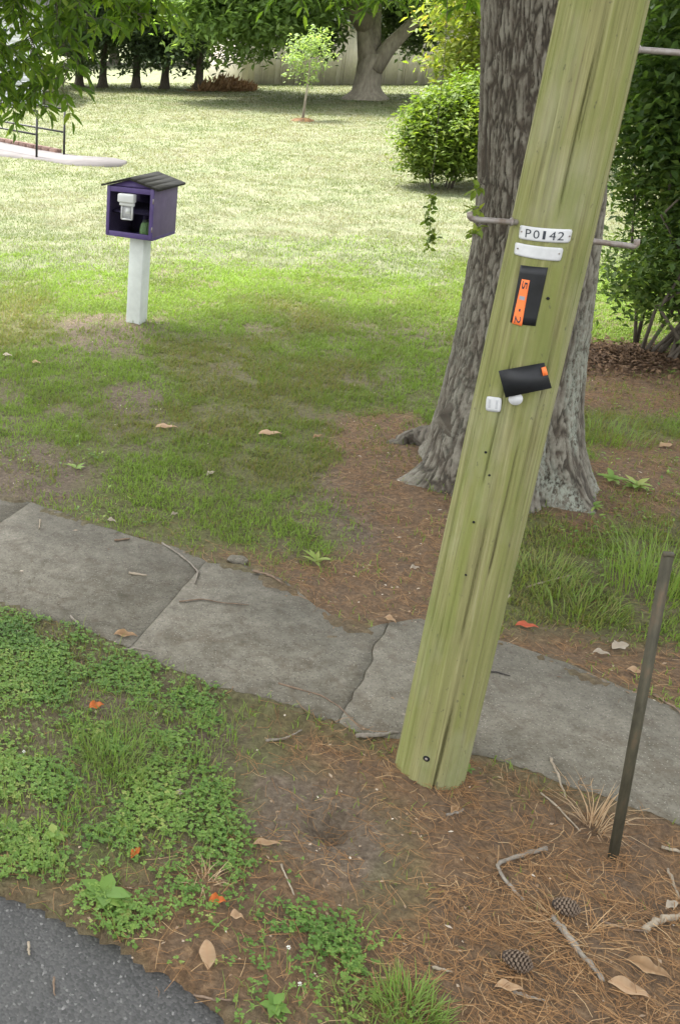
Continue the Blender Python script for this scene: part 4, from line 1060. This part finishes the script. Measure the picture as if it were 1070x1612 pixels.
# stragglers creep on to the edges
ok |= (rng.random(n) < .02 * soft(x, y, Z_red[-1:], .1, 60)) & ~pav(x, y)
x, y = x[ok], y[ok]; n = len(x); hgt = .006 + .022 * rng.random(n) * (.7 + .5 * dk[ok]); base_ = np.c_[x, y, gz(x, y)]
G3 = Geo(); az0 = rng.uniform(0, 6.28, n); tone = np.clip(.50 + .6 * (fbm(x * 4, y * 4, 49) - .5) * 2 - .2 * dk[ok] + rng.normal(size=n) * .2, 0, 1)
for k in range(3):
    az = az0 + k * 2.094 + rng.normal(size=n) * .2; d_ = np.c_[np.cos(az), np.sin(az), rng.uniform(-.15, .35, n)]
    v, f, kk = leaves(base_ + np.c_[np.zeros((n, 2)), hgt], d_, np.array([0, 0, 1.]) + rng.normal(size=(n, 3)) * .15, (.006 + .007 * rng.random(n)) * (.7 + .9 * fbm(x * 11, y * 11, 41)), .006 + .007 * rng.random(n), .12)
    G3.add(v, f, np.repeat(tone, kk))
v, f, kk = blades(base_, hgt, .0016, az0, rng.uniform(0, .3, n), .1); G3.add(v, f, np.repeat(tone * .8, kk))
tag(G3.obj("clover", "clover_leaf"), "bright green clover and low weeds covering the verge", "clover", kind="stuff")
print("clover", n)
# low leafy weeds among the litter right of the tree and along the lawn foot
n = 16000; x, y = scatter(n, -.6, 5.6, 3.0, 8.0)
wz = anyz(x, y, [zone([(915, 715), (1150, 700), (1150, 960), (980, 930), (860, 850)]), zone([(-60, 700), (120, 690), (260, 800), (180, 830), (-60, 770)]), zone([(940, 540), (1150, 560), (1150, 660), (930, 660)])], .08, 97)
ok = wz & (rng.random(n) < .10 + .9 * smooth(.5, .66, fbm(x * 4, y * 4, 99))) & ~pav(x, y) & tree_free(x, y) & (rng.random(n) < .5)
x, y = x[ok], y[ok]; n = len(x); az = rng.uniform(0, 6.28, n)
v, f, kk = leaves(np.c_[x, y, gz(x, y) + .01 + .03 * rng.random(n)], np.c_[np.cos(az), np.sin(az), rng.uniform(-.2, .5, n)], rng.normal(size=(n, 3)) * .2 + [0, 0, 1], .014 + .026 * rng.random(n), .008 + .012 * rng.random(n), .15)
tag(link("low_weeds", mesh_np("low_weeds", v, f, {"v": np.repeat(rng.random(n), kk)}), "clover_leaf"), "low leafy weeds among litter at the lawn foot", "weeds", kind="stuff")
# verge grass: thin yellow green blades among the clover
n = 60000; x, y = scatter(n, -1.0, 2.0, 1.6, 4.5)
gr = sum(anyz(x, y, [zone(q_)], .06, 53).astype(float) for q_ in ([(120, 1140), (330, 1100), (350, 1190), (270, 1240), (110, 1230)], [(0, 1300), (70, 1310), (90, 1400), (0, 1395)], [(300, 1085), (400, 1110), (360, 1190), (300, 1200)], [(560, 1540), (700, 1612), (620, 1700), (520, 1650)]))
ok = (rng.random(n) < (.5 * np.clip(gr, 0, 1) + .16 * soft(x, y, Z_clover, .08, 44)) * smooth(.3, .6, fbm(x * 9, y * 9, 57))) & ~pav(x, y)
x, y = x[ok], y[ok]; n = len(x)
v, f, kk = blades(np.c_[x, y, gz(x, y)], .03 + .06 * rng.random(n), .0022 + .0014 * rng.random(n), rng.uniform(0, 6.28, n), rng.uniform(.1, .8, n), rng.uniform(.3, .9, n))
tag(link("verge_grass", mesh_np("verge_grass", v, f, {"v": np.repeat(np.clip(rng.normal(.65, .2, n), 0, 1), kk)}), "tall_grass"), "thin yellow green grass among the clover of the verge", "grass", kind="stuff")
# pine needles
n = 190000; x, y = scatter(n, -.6, 5.6, 1.5, 8.4)
rn = soft(x, y, Z_red, .1, 60); thick = soft(x, y, Z_red[:1], .15, 60)
ok = (rng.random(n) < rn * (.25 + .75 * thick) * (.25 + .75 * smooth(.35, .55, fbm(x * 5, y * 5, 59)))) & (~pav(x, y) | (rng.random(n) < .03 + .5 * edgeprox(x, y))) & tree_free(x, y)
ex = rng.random(n) < .03 * (~pav(x, y)); ok |= ex & (y < 5.5); ok |= (rng.random(n) < .16 * soft(x, y, Z_dirt[3:4], .15, 40))
x, y = x[ok], y[ok]; n = len(x)
az = rng.normal(-.5, 1.1, n) + np.where(rng.random(n) < .4, rng.uniform(0, 6.28, n), 0); L = .035 + .075 * rng.random(n); bend = rng.normal(size=n) * .5
pos = np.c_[x, y, gz(x, y) + .003 + .014 * rng.random(n) * (.3 + rn[ok])]; V = []
for s in (0, .5, 1):
    aa = az + bend * (s - .5); c_ = pos + np.c_[np.cos(aa), np.sin(aa), rng.normal(size=n) * .06] * (L * (s - .5))[:, None]
    c_[:, 2] = np.maximum(c_[:, 2], gz(c_[:, 0], c_[:, 1]) + .002)
    w_ = np.c_[-np.sin(aa), np.cos(aa), np.full(n, .3)] * (.0006 + .00045 * rng.random(n) * (1.2 - s))[:, None]; V += [c_ - w_, c_ + w_]
V = np.stack(V, 1).reshape(-1, 3); o = np.arange(n)[:, None] * 6
tag(link("pine_needles", mesh_np("pine_needles", V, [o + [0, 1, 3, 2], o + [2, 3, 5, 4]], {"v": np.repeat(np.clip(rng.normal(.5, .22, n), 0, 1), 6)}), "needle"), "carpet of fallen brown pine needles round the pole foot", "pine needles", kind="stuff")
print("needles", n)
# tiny litter: bark bits, crumbs, leaf scraps
n = 16000; x, y = scatter(n, -.8, 6.5, 1.6, 9.5); rn = soft(x, y, Z_red, .15, 60); rd = soft(x, y, Z_dirt, .1, 40)
ok = (rng.random(n) < .10 + .6 * rn + .5 * rd) & (~pav(x, y) | (rng.random(n) < .12 + .5 * edgeprox(x, y))) & tree_free(x, y)
x, y = x[ok], y[ok]; n = len(x); d_ = rand_dirs(n) * [1, 1, .15]
v, f, kk = leaves(np.c_[x, y, gz(x, y) + .004], d_, rand_dirs(n) * .3 + [0, 0, 1], .008 + .022 * rng.random(n) ** 2, .004 + .008 * rng.random(n), .15)
tag(link("leaf_litter", mesh_np("leaf_litter", v, f, {"v": np.repeat(rng.random(n), kk)}), "litter_bit"), "crumbs of bark and dead leaf scattered over the ground", "litter", kind="stuff")

# ------------------------------------------------------------------ small things on the ground
def on(px, py): 
    g = G(px, py); z = float(gz(g[0], g[1])); g = G(px, py, z); return np.array([g[0], g[1], float(gz(g[0], g[1]))])
def fallen_leaf(px, py, ln, wd, ang, material, label, lobes=0):
    p = on(px, py); n = 16; t = np.linspace(0, 1, n)
    wv = np.sin(np.pi * t ** .8) * (1 + lobes * .14 * np.sin(t * 19)); L_ = ln; a = math.radians(ang)
    cx_ = np.c_[(t - .5) * L_, np.zeros(n), .006 + .012 * np.sin(t * 2.6) + .004 * np.sin(t * 9)]
    lft = cx_ + np.c_[np.zeros(n), wv * wd / 2, .010 * wv * (1 + .5 * np.sin(t * 7))]; rgt = cx_ - np.c_[np.zeros(n), wv * wd / 2, -.007 * wv * (1 + .5 * np.cos(t * 8))]
    V = np.concatenate([lft, cx_, rgt]); k = np.arange(n - 1)
    o = link("fallen_leaf", mesh_np("fallen_leaf", V, [np.stack([k, k + n, k + n + 1, k + 1], 1), np.stack([k + n, k + 2 * n, k + 2 * n + 1, k + n + 1], 1)], {"v": np.concatenate([rng.random(n) * .5 + .3, np.full(n, .1), rng.random(n) * .6 + .3])}, True), material)
    o.location = p; o.rotation_euler = (0, 0, a); sm = o.modifiers.new("thick", 'SOLIDIFY'); sm.thickness = .0012
    tag(o, label, "leaf", "fallen leaves"); return o
for a in ((152, 1115, .065, .042, 10, "orange_leaf", "orange curled leaf on bare patch among the clover at left", 1),
          (342, 1422, .055, .036, -10, "orange_leaf", "amber leaf at the lower edge of the dark clover patch", 1),
          (326, 1506, .105, .05, 82, "tan_leaf", "large tan oval leaf lying above the road edge", 0),
          (420, 1333, .10, .022, -4, "tan_leaf", "long narrow tan leaf right of the dark clover patch", 0),
          (214, 1347, .055, .022, 48, "orange_leaf", "small rusty leaf inside the clover left of the dark patch", 0),
          (828, 989, .10, .04, -20, "red_leaf", "red curled leaf right of the pole beyond the sidewalk", 1),
          (613, 981, .07, .03, -60, "tan_leaf", "tan leaf at the sidewalk crack left of the pole", 0),
          (1047, 704, .10, .06, 10, "tan_leaf", "tan leaf on the ground right of the big tree foot", 0),
          (988, 1562, .11, .05, -35, "tan_leaf", "broad tan leaf in the needles at the bottom right", 0),
          (1020, 1530, .12, .05, -40, "dry_leaf", "crumpled brown leaf near the bottom right corner", 1),
          (12, 562, .10, .05, -30, "pale_leaf", "pale leaf on the shaded lawn at the left edge", 0),
          (57, 573, .10, .05, -35, "tan_leaf", "tan leaf on the shaded lawn near the left edge", 0),
          (425, 685, .16, .07, -5, "tan_leaf", "large tan leaf in the thin grass at mid lawn", 1),
          (262, 675, .16, .06, -8, "tan_leaf", "dry straw coloured leaf on the lawn below the pantry post", 1),
          (975, 1021, .09, .055, 15, "pale_leaf", "pinkish pale leaf beside the marker post beyond the sidewalk", 1),
          (793, 943, .07, .045, 20, "pale_leaf", "pale leaf just right of the pole in yellow grass", 0),
          (652, 898, .05, .025, -10, "pale_leaf", "small whitish leaf on earth left of the pole", 0),
          (176, 823, .06, .025, -40, "pale_leaf", "small pale leaf at the upper sidewalk edge on the left", 0),
          (198, 1003, .11, .045, -15, "dry_leaf", "curled brown leaf at the lower sidewalk edge left of centre", 1),
          (332, 748, .07, .03, 35, "pale_leaf", "whitish curled leaf on the lawn left of centre", 0),
          (275, 813, .045, .02, 0, "pale_leaf", "tiny white scrap of leaf above the sidewalk joint", 0),
          (1000, 1062, .08, .035, -45, "tan_leaf", "tan leaf between needles right of the marker post top", 0),
          (945, 1033, .07, .03, -30, "pale_leaf", "pale leaf left of the marker post beyond the sidewalk", 0),
          (800, 1560, .08, .03, -15, "tan_leaf", "tan leaf below the lower pine cone", 0),
          (372, 1448, .045, .028, -20, "tan_leaf", "small tan leaf below the amber leaf", 0),
          (715, 1278, .05, .02, 35, "dry_leaf", "small dry leaf on needles right of the pole foot", 0),
          (1055, 1430, .05, .025, 20, "pale_leaf", "pale leaf at the right edge above the broken stick", 0),
          (283, 1253, .035, .02, 60, "pale_leaf", "tiny pale leaf scrap in the clover middle", 0),
          (500, 300 + 390, .08, .03, 20, "dry_leaf", "dry brown leaf on the lawn left of the tree root", 0)):
    fallen_leaf(*a)
def stick(pix, r, material, label, lift=None, forks=(), name="stick"):
    r = r * .82
    pts = []
    for a, b in pix:
        p = on(a, b); pts.append(p)
    pts = np.array(pts); c0 = pts[0].copy()
    seg = np.r_[0, np.cumsum(np.linalg.norm(np.diff(pts, axis=0), axis=1))]; m_ = max(8, len(pts) * 4); s = np.linspace(0, seg[-1], m_)
    P_ = np.stack([np.interp(s, seg, pts[:, i]) for i in range(3)], 1)
    P_[:, :2] += rng.normal(size=(m_, 2)) * r * .25
    rad_ = np.linspace(r, r * .6, m_) * (1 + .15 * rng.normal(size=m_)).clip(.7, 1.4)
    P_[:, 2] = np.maximum(P_[:, 2], gz(P_[:, 0], P_[:, 1])) + rad_ * .6 + .003
    g = Geo().tube(P_ - c0, rad_, 8, wob=.2)
    o = g.obj(name, material, None, True); o.location = c0
    tag(o, label, "stick", "fallen sticks")
    for fk in forks:
        q_ = np.array([on(a, b) for a, b in fk]); q_[:, 2] += r * .8 + .003; Geo().tube(q_ - c0, np.linspace(r * .6, r * .25, len(q_)), 6, wob=.2).obj("twig", material, o, True)
for a in (([(858, 1337), (822, 1347), (781, 1363), (797, 1392), (824, 1419)], .0095, "stick_grey", "bent grey stick shaped like a V right of the pole foot"),
          ([(868, 1446), (893, 1478), (920, 1512), (948, 1546)], .013, "stick_grey", "thick grey stick below the upper pine cone"),
          ([(1012, 1466), (1030, 1453), (1075, 1443), (1110, 1440)], .014, "stick_pale", "pale stick entering from the right edge"),
          ([(255, 858), (280, 872), (300, 888), (312, 902), (306, 920)], .006, "stick_grey", "crooked twig lying over the sidewalk joint"),
          ([(398, 901), (420, 908), (445, 922)], .009, "stick_brown", "short stick at the upper sidewalk edge"),
          ([(282, 948), (320, 944), (350, 950), (392, 953)], .004, "stick_brown", "thin dark twig on the sidewalk right of the joint"),
          ([(438, 1077), (470, 1086), (505, 1096), (535, 1115), (570, 1150)], .005, "stick_brown", "long thin twig crossing the lower sidewalk edge"),
          ([(560, 1160), (590, 1158), (628, 1155)], .011, "stick_grey", "short stick touching the left side of the pole foot"),
          ([(203, 904), (231, 907)], .008, "stick_pale", "pale straight twig lying on the sidewalk at left"),
          ([(64, 820), (62, 833)], .006, "stick_pale", "tiny pale twig on the sidewalk near the left edge"),
          ([(0, 1298), (18, 1307), (36, 1317)], .009, "stick_pale", "pale split twig in the clover at the left edge"),
          ([(442, 1363), (452, 1385), (463, 1411)], .005, "stick_pale", "thin pale twig on bare earth below the dark clover"),
          ([(865, 1196), (877, 1222), (889, 1254)], .006, "stick_pale", "pale twig standing out from the sidewalk edge right of the pole"),
          ([(850, 1250), (880, 1275), (912, 1310)], .005, "stick_pale", "straw coloured twig left of the dry grass clump"),
          ([(762, 1057), (780, 1059), (802, 1065)], .0045, "stick_black", "thin black twig on the sidewalk right of the pole"),
          ([(180, 852), (205, 849)], .008, "stick_brown", "small dark twig on the sidewalk near its upper edge"),
          ([(112, 972), (128, 988)], .007, "stick_grey", "small grey twig at the lower sidewalk edge at left"),
          ([(195, 1024), (215, 1022), (238, 1026)], .006, "stick_grey", "grey twig among weeds below the sidewalk at left"),
          ([(702, 1285), (730, 1276)], .007, "stick_grey", "short grey twig on the needles right of the pole foot"),
          ([(805, 1563), (830, 1570), (858, 1578)], .006, "stick_grey", "thin grey twig below the lower pine cone"),
          ([(680, 1525), (712, 1532)], .006, "stick_pale", "small pale twig left of the lower pine cone"),
          ([(945, 1452), (985, 1464), (1020, 1468)], .005, "stick_brown", "brown twig left of the pale right edge stick"),
          ([(1050, 1370), (1062, 1400), (1075, 1430)], .006, "stick_pale", "slim pale twig at the right edge above the pale stick"),
          ([(1040, 1335), (1060, 1340), (1090, 1350)], .008, "stick_pale", "whitish stick end at the right edge by the sidewalk"),
          ([(1028, 1096), (1050, 1110), (1080, 1135)], .006, "stick_brown", "reddish brown twig at the far sidewalk edge on the right"),
          ([(305, 1568), (340, 1575), (366, 1577)], .005, "stick_brown", "brown twig at the road edge below the large tan leaf"),
          ([(45, 1485), (46, 1505)], .006, "stick_pale", "tiny pale twig on the asphalt at bottom left"),
          ([(85, 1540), (86, 1568)], .0045, "stick_brown", "small dark twig on the asphalt at bottom left"),
          ([(120, 1148), (150, 1152)], .005, "stick_grey", "thin grey twig below the orange curled leaf"),
          ([(420, 1168), (450, 1164), (475, 1150)], .006, "stick_grey", "grey twig on earth below the sidewalk left of the pole"),
          ([(830, 925), (865, 915), (900, 907)], .006, "stick_pale", "pale twig in the grass left of the tall grass clump"),
          ([(85, 678), (115, 680)], .006, "stick_pale", "pale twig on the shaded lawn at left")):
    stick(*a)
def pine_cone(px, py, ang, s, label):
    p = on(px, py); t = thing("pine_cone", label, "pine cone", p, ang, "pine cones")
    n = 12; u = np.linspace(0, 1, n); r = .030 * s * np.sin(np.pi * (u * .86 + .12)) ** .7; Lc = .078 * s; rz_ = .030 * s
    Geo().tube(np.c_[(u - .5) * Lc, u * 0, u * 0 + rz_ * .9], r * .62, 12).obj("core", "cone_core", t, True)
    g = Geo(); k_ = 96
    for i in range(k_):
        u_ = (i + .5) / k_; an_ = i * 2.39996; rr_ = .030 * s * math.sin(math.pi * (u_ * .86 + .12)) ** .7
        rad = np.array([0, math.cos(an_), math.sin(an_)]); tan = np.array([0, -math.sin(an_), math.cos(an_)]); axv = np.array([1., 0, 0])
        c_ = np.array([(u_ - .5) * Lc, 0, rz_ * .9]); out = unit(rad * .85 + axv * .55); wv = .0062 * s * (.6 + .5 * math.sin(math.pi * u_))
        b0 = c_ + rad * rr_ * .5; e0 = c_ + rad * rr_ * .5 + out * rr_ * .62; up_ = np.cross(tan, out)
        v = np.array([b0 - tan * wv * .6, b0 + tan * wv * .6, e0 + tan * wv, e0 - tan * wv, e0 + up_ * .003 * s + out * .002])
        v = np.concatenate([v, v - up_ * .0024 * s]); 
        g.add(v, [np.array([[0, 1, 2, 3], [6, 5, 8, 7], [3, 2, 7, 8], [0, 3, 8, 5], [1, 6, 7, 2]]), np.array([[3, 2, 4]])], np.array([.1, .1, .95, .95, 1, .05, .05, .5, .5, .5]))
    o = g.obj("scales", "cone_scale", t); o["kind"] = "stuff"
pine_cone(887, 1437, math.radians(-25), .98, "upper pine cone beside the thick grey stick")
pine_cone(810, 1523, math.radians(-35), 1.05, "lower pine cone on bare needles near the bottom")
# stone at the upper sidewalk edge
p = on(374, 886); bm = bmesh.new(); bmesh.ops.create_icosphere(bm, subdivisions=3, radius=.045)
for v_ in bm.verts:
    c_ = v_.co; kf = 1 + .35 * (float(vn(c_.x * 40 + 9, c_.y * 40 + c_.z * 31, 5)) - .5); v_.co = Vector((c_.x * kf * 1.1, c_.y * kf * .9, c_.z * kf * .55))
me = bpy.data.meshes.new("stone"); bm.to_mesh(me); bm.free()
o = link("stone", me, "concrete"); o.location = p + np.array([0, 0, .014]); tag(o, "small brownish stone at the upper edge of the sidewalk", "stone")
# weeds and clumps
def clump(name, px, py, n, L, Wd, spread, label, material, lo=.1, hi=.7, v0=.4, v1=1, cat="grass clump", curl=.6):
    p = on(px, py); t = thing(name, label, cat, p)
    r_ = np.sqrt(rng.random(n)) * spread; a = rng.uniform(0, 6.28, n); az = a + rng.normal(size=n) * .7
    xy = np.c_[np.cos(a) * r_, np.sin(a) * r_]; z_ = gz(xy[:, 0] + p[0], xy[:, 1] + p[1]) - p[2] - .005
    v, f, kk = blades(np.c_[xy, z_], L * (.5 + .7 * rng.random(n)), Wd, az, rng.uniform(lo, hi, n), rng.uniform(.1, curl, n) * 1.4)
    o = link("blades", mesh_np("blades", v, f, {"v": np.repeat(rng.uniform(v0, v1, n), kk)}), material, t); o["kind"] = "stuff"
clump("tall_grass_clump", 1030, 930, 170, .33, .0045, .22, "tall bright grass clump behind the marker post top", "tall_grass", .05, .7)
clump("tall_grass_clump", 960, 690, 190, .15, .0045, .26, "grass clump right of the big tree trunk", "tall_grass", .1, .9)
clump("tall_grass_clump", 855, 910, 220, .14, .005, .2, "yellow green tuft just right of the pole beyond the sidewalk", "tall_grass", .2, 1.0, .1, .9)
clump("tall_grass_clump", 910, 960, 220, .13, .005, .2, "low yellow green tuft between pole and marker post", "tall_grass", .2, 1.0, .1, .9)
clump("tall_grass_clump", 645, 1600, 260, .10, .004, .10, "fresh green grass tuft at the bottom edge", "tall_grass", .1, .8, .6, 1)
clump("tall_grass_clump", 180, 1190, 240, .09, .0035, .12, "fine green grass tuft within the clover at left", "tall_grass", .1, .9, .6, 1)
clump("tall_grass_clump", 690, 762, 90, .10, .005, .12, "sparse tuft at the left foot of the big tree", "tall_grass", .2, 1.0, .4, 1)
clump("dry_grass_clump", 935, 1305, 46, .19, .004, .03, "dead straw grass clump beside the marker post foot", "dry_leaf", .2, 1.1, .6, 1, curl=.4)
clump("dry_grass_clump", 905, 1475, 90, .17, .0028, .10, "orange fan of dead needles right of the thick grey stick", "needle", .9, 1.45, .6, 1, curl=.2)
clump("dry_grass_clump", 320, 970 + 420, 30, .09, .003, .03, "little dry grass tuft below the dark clover patch", "dry_leaf", .6, 1.3, .4, 1)
def weed(px, py, n, ln, wd, label, v0=.5, v1=1., tilt=.5):
    p = on(px, py); t = thing("weed", label, "weed", p)
    for k in range(n):
        az = k * 2.4 + rng.uniform(-.3, .3); d_ = np.array([[math.cos(az), math.sin(az), rng.uniform(.1, tilt)]])
        v, f, kk = leaves(np.zeros((1, 3)) + [0, 0, .006 + .002 * k], d_, np.array([[0, 0, 1.]]), ln * rng.uniform(.7, 1.1), wd, .12, .25, True)
        link("leaf", mesh_np("leaf", v, f, {"v": np.full(len(v), rng.uniform(v0, v1))}), "clover_leaf", t)
weed(497, 888, 11, .085, .024, "single bright green weed rosette on the lawn edge", .9, 1, 1.0)
weed(165, 1412, 6, .085, .06, "broad leaved pale green weed in the clover near the road", .35, .7, .7)
weed(196, 1430, 5, .06, .045, "small broad leaved weed near the road below the clover", .6, 1, .5)
weed(85, 1318, 8, .05, .035, "cluster of rounder green weed leaves in the left clover", .6, 1, .5)
weed(120, 740, 7, .08, .025, "pale weed on bare earth at the left of the lawn", .6, 1, .7)
weed(960, 760, 12, .09, .04, "leafy green weed right of the tree foot", .6, 1, .8)
weed(1000, 770, 12, .09, .04, "leafy green weed between tree foot and tall grass", .6, 1, .8)
weed(930, 800, 9, .07, .03, "low green weed touching the right foot of the tree", .6, 1, .8)
weed(735, 1215, 8, .03, .014, "tiny green weed at the right of the pole foot", .2, .6, .8)
weed(430, 1590, 9, .05, .03, "green weed in the clover at the bottom edge", .2, .6, .9)
# clover blossoms
for i, (a, b, lb) in enumerate(((38, 1195, "white clover blossom at the far left"), (452, 1505, "white clover blossom in the bottom clover patch"), (470, 1563, "white clover blossom near the bottom edge"))):
    p = on(a, b); t = thing("clover_blossom", lb, "flower", p, 0, "clover blossoms")
    Geo().tube([(0, 0, -.005), (0, 0, .035)], .0012, 5).obj("stem", "clover_leaf", t)
    g = Geo()
    for k in range(26):
        d_ = rand_dirs(1)[0]; d_[2] = abs(d_[2]) - .2; v, f, kk = leaves(np.array([[0, 0, .036]]) + d_ * .002, unit(d_)[None], rand_dirs(1), .006, .0025); g.add(v, f)
    g.obj("head", "blossom", t)
# ant hole in bare earth
print("objects", len(bpy.data.objects), "tris", sum(len(m_.loop_triangles) if m_.loop_triangles else len(m_.polygons) for m_ in bpy.data.meshes))
